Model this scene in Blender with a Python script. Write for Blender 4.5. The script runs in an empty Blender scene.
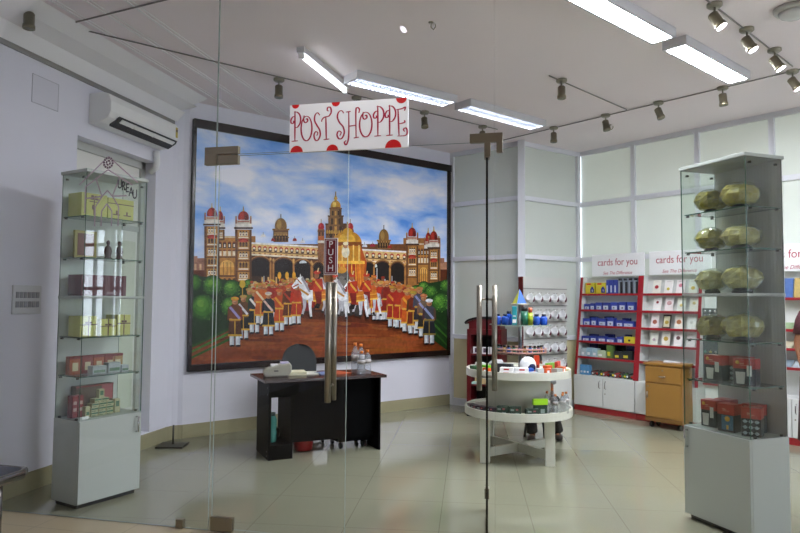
import bpy, bmesh, math, random
from mathutils import Vector, Matrix
R = math.radians
rnd = random.Random(7)
S = bpy.context.scene
COL = S.collection

# ---------------------------------------------------------------- camera, world, exposure
def rot_from(cols):
    return Matrix(((cols[0][0], cols[1][0], cols[2][0]), (cols[0][1], cols[1][1], cols[2][1]), (cols[0][2], cols[1][2], cols[2][2])))
EYE = Vector((0, 0, 1.45)); FPX = 646.0
YAW, PIT, ROL = R(13.1), R(2.97), R(0.41)
FW = Vector((-math.sin(YAW) * math.cos(PIT), math.cos(YAW) * math.cos(PIT), math.sin(PIT)))
RT = Vector((math.cos(YAW), math.sin(YAW), 0)); UPV = RT.cross(FW)
RT, UPV = RT * math.cos(ROL) + UPV * math.sin(ROL), -RT * math.sin(ROL) + UPV * math.cos(ROL)
cam = bpy.data.cameras.new('camera'); cam.lens = FPX / 800 * 36; cam.sensor_width = 36
co = bpy.data.objects.new('camera', cam); COL.objects.link(co)
M4 = rot_from((RT, UPV, -FW)).to_4x4(); M4.translation = EYE
co.matrix_world = M4
cam.clip_start = 0.05
S.camera = co
w = bpy.data.worlds.new('world'); S.world = w; w.use_nodes = True
w.node_tree.nodes['Background'].inputs[0].default_value = (0.80, 0.88, 1.0, 1)
w.node_tree.nodes['Background'].inputs[1].default_value = 2.2
S.view_settings.view_transform = 'Standard'; S.view_settings.look = 'None'
S.view_settings.gamma = 1; S.view_settings.use_curve_mapping = False
S.view_settings.exposure = 1.45
TUBE = 66.0          # radiance of the fluorescent panels
S.cycles.transparent_max_bounces = 40
S.cycles.max_bounces = 10
S.cycles.caustics_reflective = False
S.cycles.caustics_refractive = False

# ---------------------------------------------------------------- materials
def lin(c):
    if isinstance(c, str):
        c = tuple(int(c[i:i + 2], 16) / 255 for i in (0, 2, 4))
    return tuple((x / 12.92 if x <= 0.04045 else ((x + 0.055) / 1.055) ** 2.4) for x in c)
MATS = {}
def mat(name, c, rough=0.5, metal=0.0, var=0.0, scale=8.0, bump=0.0, spec=None, coat=0.0, alpha=1.0):
    if name in MATS: return MATS[name]
    m = bpy.data.materials.new(name); m.use_nodes = True; nt = m.node_tree; b = nt.nodes['Principled BSDF']
    c = lin(c)
    b.inputs['Base Color'].default_value = (*c, 1); b.inputs['Roughness'].default_value = rough; b.inputs['Metallic'].default_value = metal
    if spec is not None: b.inputs['Specular IOR Level'].default_value = spec
    if coat: b.inputs['Coat Weight'].default_value = coat; b.inputs['Coat Roughness'].default_value = 0.05
    if var or bump:
        tc = nt.nodes.new('ShaderNodeTexCoord'); n = nt.nodes.new('ShaderNodeTexNoise'); n.inputs['Scale'].default_value = scale; n.inputs['Detail'].default_value = 5
        nt.links.new(tc.outputs['Object'], n.inputs['Vector'])
        if var:
            mx = nt.nodes.new('ShaderNodeMix'); mx.data_type = 'RGBA'
            mx.inputs[6].default_value = (*[x * (1 - var) for x in c], 1); mx.inputs[7].default_value = (*[min(1, x * (1 + var)) for x in c], 1)
            nt.links.new(n.outputs['Fac'], mx.inputs[0]); nt.links.new(mx.outputs[2], b.inputs['Base Color'])
        if bump:
            bp = nt.nodes.new('ShaderNodeBump'); bp.inputs['Strength'].default_value = bump; bp.inputs['Distance'].default_value = 0.01
            nt.links.new(n.outputs['Fac'], bp.inputs['Height']); nt.links.new(bp.outputs['Normal'], b.inputs['Normal'])
    MATS[name] = m; return m
def emit(name, c, s):
    if name in MATS: return MATS[name]
    m = bpy.data.materials.new(name); m.use_nodes = True; nt = m.node_tree; nt.nodes.clear()
    e = nt.nodes.new('ShaderNodeEmission'); o = nt.nodes.new('ShaderNodeOutputMaterial')
    e.inputs[0].default_value = (*lin(c), 1); e.inputs[1].default_value = s
    nt.links.new(e.outputs[0], o.inputs[0]); MATS[name] = m; return m
def glass(name, tint, f0=0.04, rough=0.0, cover=0.0, covercol='ffffff'):
    """thin clear pane: transparent, Schlick reflection, optionally a share of white film"""
    if name in MATS: return MATS[name]
    m = bpy.data.materials.new(name); m.use_nodes = True; nt = m.node_tree; nt.nodes.clear(); N = nt.nodes.new; L = nt.links.new
    g = N('ShaderNodeNewGeometry'); d = N('ShaderNodeVectorMath'); d.operation = 'DOT_PRODUCT'
    L(g.outputs['Normal'], d.inputs[0]); L(g.outputs['Incoming'], d.inputs[1])
    a = N('ShaderNodeMath'); a.operation = 'ABSOLUTE'; L(d.outputs['Value'], a.inputs[0])
    s = N('ShaderNodeMath'); s.operation = 'SUBTRACT'; s.inputs[0].default_value = 1; L(a.outputs[0], s.inputs[1])
    p = N('ShaderNodeMath'); p.operation = 'POWER'; p.inputs[1].default_value = 5; L(s.outputs[0], p.inputs[0])
    ma = N('ShaderNodeMath'); ma.operation = 'MULTIPLY_ADD'; ma.inputs[1].default_value = 1 - f0; ma.inputs[2].default_value = f0; L(p.outputs[0], ma.inputs[0])
    t = N('ShaderNodeBsdfTransparent'); t.inputs[0].default_value = (*tint, 1)
    gl = N('ShaderNodeBsdfGlossy'); gl.inputs['Roughness'].default_value = rough
    mx = N('ShaderNodeMixShader'); L(ma.outputs[0], mx.inputs[0]); L(t.outputs[0], mx.inputs[1]); L(gl.outputs[0], mx.inputs[2])
    o = N('ShaderNodeOutputMaterial'); last = mx
    if cover:
        df = N('ShaderNodeBsdfDiffuse'); df.inputs[0].default_value = (*lin(covercol), 1)
        m2 = N('ShaderNodeMixShader'); m2.inputs[0].default_value = cover; L(mx.outputs[0], m2.inputs[1]); L(df.outputs[0], m2.inputs[2]); last = m2
    L(last.outputs[0], o.inputs[0]); MATS[name] = m; return m
def paint_mat(name='artist_paint', rough=0.42):
    if name in MATS: return MATS[name]
    m = bpy.data.materials.new(name); m.use_nodes = True; nt = m.node_tree; b = nt.nodes['Principled BSDF']
    at = nt.nodes.new('ShaderNodeAttribute'); at.attribute_name = 'paint'; at.attribute_type = 'GEOMETRY'
    tc = nt.nodes.new('ShaderNodeTexCoord'); n = nt.nodes.new('ShaderNodeTexNoise'); n.inputs['Scale'].default_value = 22; n.inputs['Detail'].default_value = 6
    nt.links.new(tc.outputs['Object'], n.inputs['Vector'])
    mr = nt.nodes.new('ShaderNodeMapRange'); mr.inputs[1].default_value = 0.25; mr.inputs[2].default_value = 0.75; mr.inputs[3].default_value = 0.7; mr.inputs[4].default_value = 1.25
    nt.links.new(n.outputs['Fac'], mr.inputs[0])
    v = nt.nodes.new('ShaderNodeVectorMath'); v.operation = 'SCALE'; nt.links.new(at.outputs['Color'], v.inputs[0]); nt.links.new(mr.outputs[0], v.inputs['Scale'])
    nt.links.new(v.outputs[0], b.inputs['Base Color']); b.inputs['Roughness'].default_value = rough; b.inputs['Specular IOR Level'].default_value = 0.25
    MATS[name] = m; return m
def sky_paint():
    m = bpy.data.materials.new('painted_sky'); m.use_nodes = True; nt = m.node_tree; b = nt.nodes['Principled BSDF']
    tc = nt.nodes.new('ShaderNodeTexCoord'); mp = nt.nodes.new('ShaderNodeMapping'); mp.inputs['Scale'].default_value = (0.75, 1, 1.9); mp.inputs['Rotation'].default_value = (0, R(12), 0)
    n = nt.nodes.new('ShaderNodeTexNoise'); n.inputs['Scale'].default_value = 1.7; n.inputs['Detail'].default_value = 7; n.inputs['Roughness'].default_value = 0.52; n.inputs['Distortion'].default_value = 0.25
    nt.links.new(tc.outputs['Object'], mp.inputs[0]); nt.links.new(mp.outputs[0], n.inputs['Vector'])
    cr = nt.nodes.new('ShaderNodeValToRGB'); e = cr.color_ramp.elements
    e[0].position = 0.30; e[0].color = (*lin('5c98f0'), 1); e[1].position = 0.64; e[1].color = (*lin('f2f2fe'), 1)
    k = e.new(0.42); k.color = (*lin('98c0fa'), 1); k = e.new(0.53); k.color = (*lin('ccdcfc'), 1)
    nt.links.new(n.outputs['Fac'], cr.inputs[0]); nt.links.new(cr.outputs[0], b.inputs['Base Color'])
    b.inputs['Roughness'].default_value = 0.42; b.inputs['Specular IOR Level'].default_value = 0.25
    return m
def tile_mat(name, c, c2, grout, size, rz, rough):
    m = bpy.data.materials.new(name); m.use_nodes = True; nt = m.node_tree; N = nt.nodes.new; L = nt.links.new; b = nt.nodes['Principled BSDF']
    tc = N('ShaderNodeTexCoord'); mp = N('ShaderNodeMapping'); mp.inputs['Rotation'].default_value = (0, 0, rz); mp.inputs['Scale'].default_value = (1 / size,) * 3; mp.inputs['Location'].default_value = (0.31, 0.1, 0)
    L(tc.outputs['Object'], mp.inputs[0]); sp = N('ShaderNodeSeparateXYZ'); L(mp.outputs[0], sp.inputs[0])
    ds = []
    for ax in (0, 1):
        fr = N('ShaderNodeMath'); fr.operation = 'FRACT'; L(sp.outputs[ax], fr.inputs[0])
        s = N('ShaderNodeMath'); s.operation = 'SUBTRACT'; s.inputs[1].default_value = 0.5; L(fr.outputs[0], s.inputs[0])
        a = N('ShaderNodeMath'); a.operation = 'ABSOLUTE'; L(s.outputs[0], a.inputs[0]); ds.append(a)
    mx = N('ShaderNodeMath'); mx.operation = 'MAXIMUM'; L(ds[0].outputs[0], mx.inputs[0]); L(ds[1].outputs[0], mx.inputs[1])
    gt = N('ShaderNodeMath'); gt.operation = 'GREATER_THAN'; gt.inputs[1].default_value = 0.4957; L(mx.outputs[0], gt.inputs[0])
    n = N('ShaderNodeTexNoise'); n.inputs['Scale'].default_value = 1.6; n.inputs['Detail'].default_value = 6; L(tc.outputs['Object'], n.inputs['Vector'])
    m1 = N('ShaderNodeMix'); m1.data_type = 'RGBA'; m1.inputs[6].default_value = (*lin(c), 1); m1.inputs[7].default_value = (*lin(c2), 1); L(n.outputs['Fac'], m1.inputs[0])
    m2 = N('ShaderNodeMix'); m2.data_type = 'RGBA'; m2.inputs[7].default_value = (*lin(grout), 1); L(gt.outputs[0], m2.inputs[0]); L(m1.outputs[2], m2.inputs[6])
    L(m2.outputs[2], b.inputs['Base Color']); b.inputs['Roughness'].default_value = rough; b.inputs['Specular IOR Level'].default_value = 0.6
    return m

WALL = mat('white_wall_paint', 'dcdbe6', 0.6, var=0.03, scale=2)
CEIL = mat('ceiling_paint', 'ece2e6', 0.7, var=0.02, scale=2)
STRIP = mat('ceiling_strip_white', 'e6e4e6', 0.45)
ALU = mat('white_aluminium', 'd8d9e0', 0.35)
def frost_with_glow(name, c, s):
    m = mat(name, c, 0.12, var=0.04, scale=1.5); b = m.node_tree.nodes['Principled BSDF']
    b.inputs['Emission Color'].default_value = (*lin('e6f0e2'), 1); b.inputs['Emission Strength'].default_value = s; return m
FROST = frost_with_glow('frosted_panel', 'c8cdc8', 0.016)      # faint glow added to brighten the panels, no lit room behind
FROSTR = frost_with_glow('frosted_panel_strong_glow', 'cdd2cc', 0.085)  # stronger added glow for the right bay
CREAM = mat('cream_partition', 'd2c8a2', 0.5)
SKIRT = mat('beige_skirting_tile', 'a09a7c', 0.22, var=0.06, scale=6)
LAM = mat('white_laminate', 'dedfdd', 0.28, var=0.01)
LAMG = mat('grey_laminate', 'b2b8b3', 0.35)
REDL = mat('red_laminate', '9c1a26', 0.35)
DKRED = mat('maroon_laminate', '560c12', 0.35)
STEEL = mat('brushed_steel', '8d867b', 0.36, 1.0)
BRASS = mat('bronze_patch', '8f8674', 0.36, 0.9)
CHROME = mat('chrome', 'd0d0d0', 0.12, 1.0)
BLACK = mat('black_plastic', '141415', 0.35)
DESKB = mat('black_laminate', '070708', 0.5, var=0.1, spec=0.04)
DESKT = mat('dark_mahogany_top', '2c1512', 0.22)
PANE = glass('clear_pane', (0.982, 0.988, 0.984), 0.02)
EDGE = mat('pane_edge', '8f9a95', 0.2)
EDGED = mat('door_edge', '0c0f0e', 0.2)
CGLASS = glass('cabinet_glass', (0.955, 0.982, 0.968), 0.05)
CEDGE = mat('cabinet_glass_edge', '35604f', 0.15)
WHITE = mat('white_card', 'eeeef0', 0.45)
RED = mat('sign_red', 'c4060c', 0.4)
CRIM = mat('crimson_ink', 'a8123c', 0.4)

# ---------------------------------------------------------------- mesh builder
class MB:
    def __init__(s): s.v = []; s.f = []; s.m = []; s.c = []; s.sm = []
    def add(s, vs, fs, mi=0, M=None, smooth=False, col=None):
        o = len(s.v)
        for p in vs: s.v.append(tuple(M @ Vector(p)) if M is not None else tuple(p))
        for f in fs: s.f.append([i + o for i in f]); s.m.append(mi); s.sm.append(smooth); s.c.append(col)
        return s
    def box(s, a, b, mi=0, M=None):
        x0, y0, z0 = a; x1, y1, z1 = b
        return s.add([(x0, y0, z0), (x1, y0, z0), (x1, y1, z0), (x0, y1, z0), (x0, y0, z1), (x1, y0, z1), (x1, y1, z1), (x0, y1, z1)],
                     [(0, 3, 2, 1), (4, 5, 6, 7), (0, 1, 5, 4), (1, 2, 6, 5), (2, 3, 7, 6), (3, 0, 4, 7)], mi, M)
    def prism(s, poly, z0, z1, mi=0, M=None, cap=None):
        n = len(poly); vs = [(x, y, z0) for x, y in poly] + [(x, y, z1) for x, y in poly]
        s.add(vs, [tuple(range(n))[::-1], tuple(range(n, 2 * n))], mi if cap is None else cap, M)
        o = len(s.v) - 2 * n
        for i in range(n):
            j = (i + 1) % n; s.f.append([o + i, o + j, o + n + j, o + n + i]); s.m.append(mi); s.sm.append(False); s.c.append(None)
        return s
    def tube(s, pts, r, n=10, mi=0, M=None, caps=True, sq=None):
        pts = [Vector(p) for p in pts]; rs = r if isinstance(r, (list, tuple)) else [r] * len(pts)
        vs = []; fs = []; up = None
        for i, p in enumerate(pts):
            d = (pts[min(i + 1, len(pts) - 1)] - pts[max(i - 1, 0)]).normalized()
            if up is None:
                up = Vector((0, 0, 1)) if abs(d.z) < 0.9 else Vector((0, 1, 0))
            a = d.cross(up)
            if a.length < 1e-6: a = d.orthogonal()
            a.normalize(); b = a.cross(d); up = b
            for k in range(n):
                t = 2 * math.pi * k / n
                vs.append(p + (a * math.cos(t) + b * math.sin(t) * (sq or 1)) * rs[i])
        for i in range(len(pts) - 1):
            for k in range(n):
                k2 = (k + 1) % n; fs.append((i * n + k, i * n + k2, (i + 1) * n + k2, (i + 1) * n + k))
        s.add(vs, fs, mi, M, True)
        if caps:
            o = len(s.v) - len(vs)
            for c in (list(range(n))[::-1], list(range((len(pts) - 1) * n, len(pts) * n))):
                s.f.append([o + i for i in c]); s.m.append(mi); s.sm.append(False); s.c.append(None)
        return s
    def lathe(s, prof, n=20, mi=0, M=None, c=(0, 0), smooth=True):
        vs = []; fs = []
        for r, z in prof:
            for k in range(n):
                t = 2 * math.pi * k / n; vs.append((c[0] + r * math.cos(t), c[1] + r * math.sin(t), z))
        for i in range(len(prof) - 1):
            for k in range(n):
                k2 = (k + 1) % n; fs.append((i * n + k, i * n + k2, (i + 1) * n + k2, (i + 1) * n + k))
        s.add(vs, fs, mi, M, smooth)
        o = len(s.v) - len(vs)
        for i, rev in ((0, True), (len(prof) - 1, False)):
            if prof[i][0] > 1e-5:
                c_ = [o + i * n + k for k in range(n)]; s.f.append(c_[::-1] if rev else c_); s.m.append(mi); s.sm.append(False); s.c.append(None)
        return s
    def ell(s, c, r, n=14, m=9, mi=0, M=None, fn=None):
        vs = []; fs = []
        for i in range(m + 1):
            ph = math.pi * i / m
            for k in range(n):
                t = 2 * math.pi * k / n; d = Vector((math.sin(ph) * math.cos(t), math.sin(ph) * math.sin(t), -math.cos(ph)))
                q = fn(d) if fn else 1.0
                vs.append((c[0] + r[0] * d.x * q, c[1] + r[1] * d.y * q, c[2] + r[2] * d.z * q))
        for i in range(m):
            for k in range(n):
                k2 = (k + 1) % n; fs.append((i * n + k, i * n + k2, (i + 1) * n + k2, (i + 1) * n + k))
        return s.add(vs, fs, mi, M, True)
    def build(s, name, mats, parent=None, bevel=0.0, kind=None, weld=False):
        me = bpy.data.meshes.new(name); me.from_pydata(s.v, [], s.f)
        for m in (mats if isinstance(mats, (list, tuple)) else [mats]): me.materials.append(m)
        me.polygons.foreach_set('material_index', s.m); me.polygons.foreach_set('use_smooth', s.sm)
        if any(c is not None for c in s.c):
            at = me.color_attributes.new('paint', 'FLOAT_COLOR', 'CORNER'); i = 0
            for p, c in zip(me.polygons, s.c):
                c = c or (0, 0, 0)
                for li in p.loop_indices: at.data[li].color = (*c, 1)
        if weld:
            b = bmesh.new(); b.from_mesh(me); bmesh.ops.remove_doubles(b, verts=b.verts, dist=1e-5); bmesh.ops.recalc_face_normals(b, faces=b.faces); b.to_mesh(me); b.free()
        o = bpy.data.objects.new(name, me); COL.objects.link(o)
        if parent: o.parent = parent
        if bevel:
            bv = o.modifiers.new('bevel', 'BEVEL'); bv.width = bevel; bv.segments = 2; bv.limit_method = 'ANGLE'
        if kind: o['kind'] = kind
        return o
def B(a, b, mi=0): return MB().box(a, b, mi)
def tag(o, label=None, cat=None, group=None):
    if label: o['label'] = label
    if cat: o['category'] = cat
    if group: o['group'] = group
    return o
def thing(name, label, cat, loc=(0, 0, 0), rz=0.0, group=None):
    o = bpy.data.objects.new(name, None); COL.objects.link(o); o.location = loc; o.rotation_euler = (0, 0, rz); o.empty_display_size = 0.1
    return tag(o, label, cat, group)
def place(o, loc, rz=0.0):
    o.location = loc; o.rotation_euler = (0, 0, rz); return o
def struct(o): o['kind'] = 'structure'; return o
def dup(root, loc, rz=None, label=None, group=None):
    r = root.copy(); COL.objects.link(r); r.location = loc
    if rz is not None: r.rotation_euler = (0, 0, rz)
    if label: r['label'] = label
    if group: r['group'] = group
    for ch in list(root.children):
        c = ch.copy(); COL.objects.link(c); c.parent = r
        for g in list(ch.children):
            d = g.copy(); COL.objects.link(d); d.parent = c
    return r
def pane(a, b, thin, name='glass_pane', mats=None, parent=None):
    """glass box; faces across the thin axis are glass, the rims are edge material"""
    m = MB().box(a, b)
    ax = {'x': (3, 5), 'y': (2, 4), 'z': (0, 1)}[thin]
    m.m = [0 if i in ax else 1 for i in range(6)]
    return m.build(name, mats or [PANE, EDGE], parent)
def text(s, size, name, m, parent=None, loc=(0, 0, 0), rz=0.0, shear=0.0, sx=1.0, ext=0.0008, align='CENTER'):
    cu = bpy.data.curves.new('t', 'FONT'); cu.body = s; cu.size = size; cu.align_x = align; cu.align_y = 'CENTER'; cu.extrude = ext; cu.shear = shear
    t = bpy.data.objects.new('t', cu); COL.objects.link(t); bpy.context.view_layer.update()
    me = bpy.data.meshes.new_from_object(t.evaluated_get(bpy.context.evaluated_depsgraph_get())); bpy.data.objects.remove(t); me.name = name
    me.transform(Matrix.Translation(loc) @ Matrix.Rotation(rz, 4, 'Z') @ Matrix.Rotation(R(90), 4, 'X') @ Matrix.Diagonal((sx, 1, 1, 1)))
    me.materials.clear(); me.materials.append(m)
    o = bpy.data.objects.new(name, me); COL.objects.link(o); o.parent = parent
    return o
ORD = ['first', 'second', 'third', 'fourth', 'fifth', 'sixth', 'seventh', 'eighth', 'ninth', 'tenth', 'eleventh', 'twelfth']

# ---------------------------------------------------------------- layout frames
TH = R(38.5)
U = Vector((math.sin(TH), math.cos(TH), 0))       # along the mural wall, away from the viewer
V = Vector((U.y, -U.x, 0))                        # along the card wall, to the right
RZ_M = math.atan2(U.y, U.x)                       # local x along the mural wall
RZ_C = math.atan2(V.y, V.x)                       # local x along the card wall
MR = Vector((-1.38, 9.05, 0))                     # right end of mural wall
ML = MR - U * 3.775                               # left end of it
CN = Vector((0.408, 9.37, 0))                     # inner corner of card wall
CP = Vector((-0.36, 8.52, 0))                     # corner post of the partition
BD = (CN - CP).normalized(); RZ_B = math.atan2(BD.y, BD.x)
AD = (CP - MR).normalized(); RZ_A = math.atan2(AD.y, AD.x)
LB = (CN - CP).length; LA = (CP - MR).length
ZC = 3.55; GY = 3.75; LX = -3.82
CE = 9.0                                          # length of card wall

# ================================================================ STRUCTURE
fl = MB(); fl.add([(-4.1, GY, 0), (8, GY, 0), (8, 11, 0), (-4.1, 11, 0)], [(0, 1, 2, 3)])
fl.box((-4.1, GY, -0.1), (8, 11, -0.001))
struct(fl.build('floor', tile_mat('glossy_floor_tile', '868672', '8f8f7b', '737262', 0.6, R(-7), 0.09)))
pf = B((-4.1, -5, -0.1), (8, GY, -0.001))
struct(pf.build('floor_porch', tile_mat('porch_floor_tile', 'bfae8c', 'c8b998', 'a39474', 0.6, 0, 0.3)))
struct(B((-4.3, -5, ZC), (8.2, 11, ZC + 0.12)).build('ceiling', CEIL))
# left wall with the shallow door recess
lw = MB(); lw.box((LX - 0.3, -5, 0), (LX, 4.56, ZC)); lw.box((LX - 0.3, 4.56, 2.80), (LX, 5.66, ZC)); lw.box((LX - 0.3, 5.66, 0), (LX, 5.95, ZC))
lw.box((LX - 0.3, 4.56, 0), (LX - 0.17, 5.66, 2.80)); lw.box((LX - 0.17, 4.56, 0), (LX + 0.0, 5.66, 0.15))
struct(lw.build('wall_left', WALL))
# pier curving into the mural wall
pts = [Vector((LX, 5.95, 0)), Vector((LX + 0.015, 6.02, 0)), Vector((LX + 0.05, 6.07, 0)), ML + V * 0.0, MR]
mw = MB(); poly = [(p.x, p.y) for p in pts] + [((MR - V * 0.2).x, (MR - V * 0.2).y), (-4.2, 6.35), (-4.12, 5.95)]
mw.prism(poly, 0, ZC); struct(mw.build('wall_mural', WALL))
def baseboard(name, path, h=0.14, t=0.014):
    m = MB()
    for a, b in zip(path[:-1], path[1:]):
        a = Vector((*a[:2], 0)); b = Vector((*b[:2], 0)); d = (b - a).normalized(); n = Vector((d.y, -d.x, 0)) * t
        m.prism([(p.x, p.y) for p in (a, a + n, b + n, b)], 0, h)
    struct(m.build(name, SKIRT))
baseboard('baseboard_left', [(LX, -2), (LX, 5.95)])
baseboard('baseboard_mural', [(p.x, p.y) for p in pts])
# cove and PVC strips at the left edge of the ceiling
cv = MB()
for (x0, z0), (x1, z1) in (((-3.80, 3.30), (-3.76, 3.42)), ((-3.76, 3.42), (-3.62, 3.47)), ((-3.62, 3.47), (-3.50, 3.55))):
    cv.add([(x0, -5, z0), (x0, 5.98, z0), (x1, 6.06, z1), (x1, -5, z1)], [(0, 1, 2, 3)])
cv.add([(-3.82, -5, 3.30), (-3.82, 5.95, 3.30), (-3.80, 5.98, 3.30), (-3.80, -5, 3.30)], [(3, 2, 1, 0)])
struct(cv.build('trim_1', STRIP))
struct(B((-3.825, -5, 3.262), (-3.806, 5.95, 3.302)).build('trim_2', mat('grey_reveal', '8c8a88', 0.6)))
ws = MB()
for i, x in enumerate((-3.44, -3.2, -2.92)):
    y1 = min(9, (ML + U * ((x - ML.x) / U.x)).y - 0.03)
    ws.box((x, -5, ZC - 0.007), (x + 0.018, y1, ZC)); ws.box((x + 0.04, -5, ZC - 0.004), (x + 0.05, y1, ZC))
struct(ws.build('trim_3', STRIP))
# glazed partition: three bays
def bay(name, start, direction, length, posts, rz, s_from=0.0, zs=(2.80, 2.03), low=0.95):
    e = bpy.data.objects.new(name, None); COL.objects.link(e); e.location = start; e.rotation_euler = (0, 0, rz); struct(e)
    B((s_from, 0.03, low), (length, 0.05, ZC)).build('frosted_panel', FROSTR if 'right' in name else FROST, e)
    B((s_from, 0.02, 0), (length, 0.06, low)).build('lower_panel', CREAM, e)
    f = MB(); wd = 0.028
    for p in posts: f.box((p - wd, -0.012, 0), (p + wd, 0.075, ZC))
    for z in zs + (low,): f.box((s_from, -0.008, z - 0.03), (length, 0.07, z + 0.03))
    f.box((s_from, -0.008, ZC - 0.06), (length, 0.07, ZC)); f.box((s_from, -0.008, 0), (length, 0.07, 0.10))
    f.build('frame', ALU, e); return e
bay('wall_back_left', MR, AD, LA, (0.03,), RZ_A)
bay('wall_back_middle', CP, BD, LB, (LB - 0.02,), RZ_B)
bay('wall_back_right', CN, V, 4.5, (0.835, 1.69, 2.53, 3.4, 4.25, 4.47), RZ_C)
struct(MB().box((-0.045, -0.045, 0), (0.045, 0.045, ZC)).build('trim_4', ALU)).location = CP
# sunny window bay further right on the card wall (outside the frame, mirrored in the left cabinet)
we = bpy.data.objects.new('wall_right', None); COL.objects.link(we); we.location = CN; we.rotation_euler = (0, 0, RZ_C); struct(we)
wl = MB(); wl.box((4.5, 0, 0), (CE, 0.12, 0.7)); wl.box((4.5, 0, 2.75), (CE, 0.12, ZC)); wl.box((4.5, 0, 0.7), (4.68, 0.12, 2.75)); wl.box((5.78, 0, 0.7), (CE, 0.12, 2.75))
wl.build('wall_panel', WALL, we)
DAY = emit('daylit_pane', 'e6f0ff', 3.2)
for i, (a, b) in enumerate(((4.68, 4.95), (5.04, 5.78))):
    o = bpy.data.objects.new('window_%d' % (i + 1), None); COL.objects.link(o); o.location = CN; o.rotation_euler = (0, 0, RZ_C); struct(o)
    B((a, 0.07, 0.7), (b, 0.075, 2.75)).build('pane', DAY, o)
    fr = MB(); xs = (a + 0.02, (a + b) / 2, b - 0.02) if i == 0 else (a + 0.03, a + 0.24, a + 0.50, b - 0.03)
    for x in xs: fr.box((x - 0.022, 0.0, 0.7), (x + 0.022, 0.07, 2.75))
    for z in (0.73, 1.62, 2.18, 2.42, 2.72): fr.box((a, 0.0, z - 0.03), (b, 0.07, z + 0.03))
    fr.build('window_frame', mat('dark_window_bar', '55565c', 0.5), o)
o = struct(B((4.95, -0.0, 0.7), (5.04, 0.12, 2.75)).build('trim_5', WALL)); o.location = CN; o.rotation_euler = (0, 0, RZ_C)
# unseen porch behind the camera, walls added dark and side-open to limit reflections
PWALL = mat('unseen_wall_dark', '3a3634', 0.8)
m = B((8, 3.4, 0), (8.2, 11, ZC)); m.box((8, -5, 3.2), (8.2, 3.4, ZC)); m.box((8, -5, 0), (8.2, 3.4, 0.1))
for y in (-5, -1.2, 1.2): m.box((8, y, 0.1), (8.2, y + 0.3, 3.2))
struct(m.build('wall_porch_right_unseen', WALL))
struct(B((-4.1, -5.2, 0), (8.2, -5, ZC)).build('wall_porch_back_unseen', PWALL))

# recessed door in the left wall
d3 = bpy.data.objects.new('door_3', None); COL.objects.link(d3); d3.location = (LX - 0.168, 4.56, 0.15); d3.rotation_euler = (0, 0, R(90)); struct(d3)
B((0.06, -0.02, 0.0), (1.04, 0, 2.58)).build('door_panel', mat('white_door', 'e4e2dc', 0.4), d3)
m = MB(); m.box((0, -0.05, 0), (0.06, 0, 2.65)); m.box((1.04, -0.05, 0), (1.10, 0, 2.65)); m.box((0, -0.05, 2.58), (1.10, 0, 2.65)); m.box((0.06, -0.035, 1.95), (1.04, 0, 2.0)); m.box((0.52, -0.03, 0), (0.56, 0, 1.95))
m.build('door_frame', mat('grey_door_frame', 'b9bab6', 0.45), d3)
B((0.09, -0.024, 0.25), (0.5, -0.018, 1.85)).build('door_pane', mat('pale_glazing', 'd9dcc9', 0.2), d3)
B((0.59, -0.024, 0.25), (1.01, -0.018, 1.85)).build('door_pane', mat('pale_glazing', 'd9dcc9', 0.2), d3)

# ---------------------------------------------------------------- glass shop front
wf = bpy.data.objects.new('wall_front', None); COL.objects.link(wf); wf.location = (0, GY, 0); struct(wf)
T = 0.006
pane((LX, -T, 0.004), (-2.095, T, ZC), 'y', parent=wf)
pane((-2.09, -T, 2.375), (-0.315, T, ZC), 'y', parent=wf)
pane((-0.31, -T, 0.004), (2.4, T, ZC), 'y', parent=wf)
pane((2.405, -T, 0.004), (7.4, T, ZC), 'y', parent=wf)
for x0, x1, z0, z1 in ((-2.17, -1.935, 2.378, 2.425), (-0.455, -0.265, 2.372, 2.425), (-2.315, -2.265, 0, 0.055)):
    m = B((x0, -0.016, z0), (x1, 0.016, z1))
    if z0 == 2.378: m.box((x0, -0.016, 2.31), (-2.085, 0.016, 2.378))
    if x0 > -0.5:
        m.box((-0.37, -0.016, 2.29), (-0.335, 0.016, 2.372)); m.box((-0.30, -0.016, 2.31), (-0.265, 0.016, 2.372))
    m.tube([(x0 + 0.03, -0.018, (z0 + z1) / 2), (x0 + 0.03, -0.015, (z0 + z1) / 2)], 0.007, 8)
    m.build('patch_fitting', BRASS, wf, 0.002)
# printed sticker on the fixed pane: tower drawing, round emblem, letters
GREYP = mat('sticker_lilac', 'c9b4c2', 0.6); st = MB()
sk = [((-3.11, 2.215), (-2.889, 2.40)), ((-2.889, 2.40), (-2.66, 2.215)), ((-3.06, 2.20), (-2.89, 2.31)), ((-2.89, 2.31), (-2.70, 2.20)), ((-3.06, 2.20), (-3.06, 2.02)), ((-2.98, 2.25), (-2.93, 2.13)),
      ((-2.80, 2.25), (-2.85, 2.13)), ((-3.06, 2.12), (-2.93, 2.13)), ((-2.93, 2.13), (-2.89, 2.17)), ((-2.89, 2.17), (-2.85, 2.13)), ((-2.85, 2.13), (-2.74, 2.13)), ((-2.98, 2.06), (-2.93, 2.13)),
      ((-2.85, 2.13), (-2.80, 2.06)), ((-2.98, 2.06), (-2.98, 1.93)), ((-2.80, 2.06), (-2.80, 1.93)), ((-2.93, 1.93), (-2.93, 2.03)), ((-2.93, 2.03), (-2.89, 2.08)), ((-2.89, 2.08), (-2.85, 2.03)), ((-2.85, 2.03), (-2.85, 1.93))]
for (x0, z0), (x1, z1) in sk:
    d = Vector((x1 - x0, 0, z1 - z0)).normalized(); n = Vector((-d.z, 0, d.x)) * 0.0045
    a = Vector((x0, -T - 0.0008, z0)); b = Vector((x1, -T - 0.0008, z1)); st.add([a - n, b - n, b + n, a + n], [(0, 1, 2, 3)])
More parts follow.
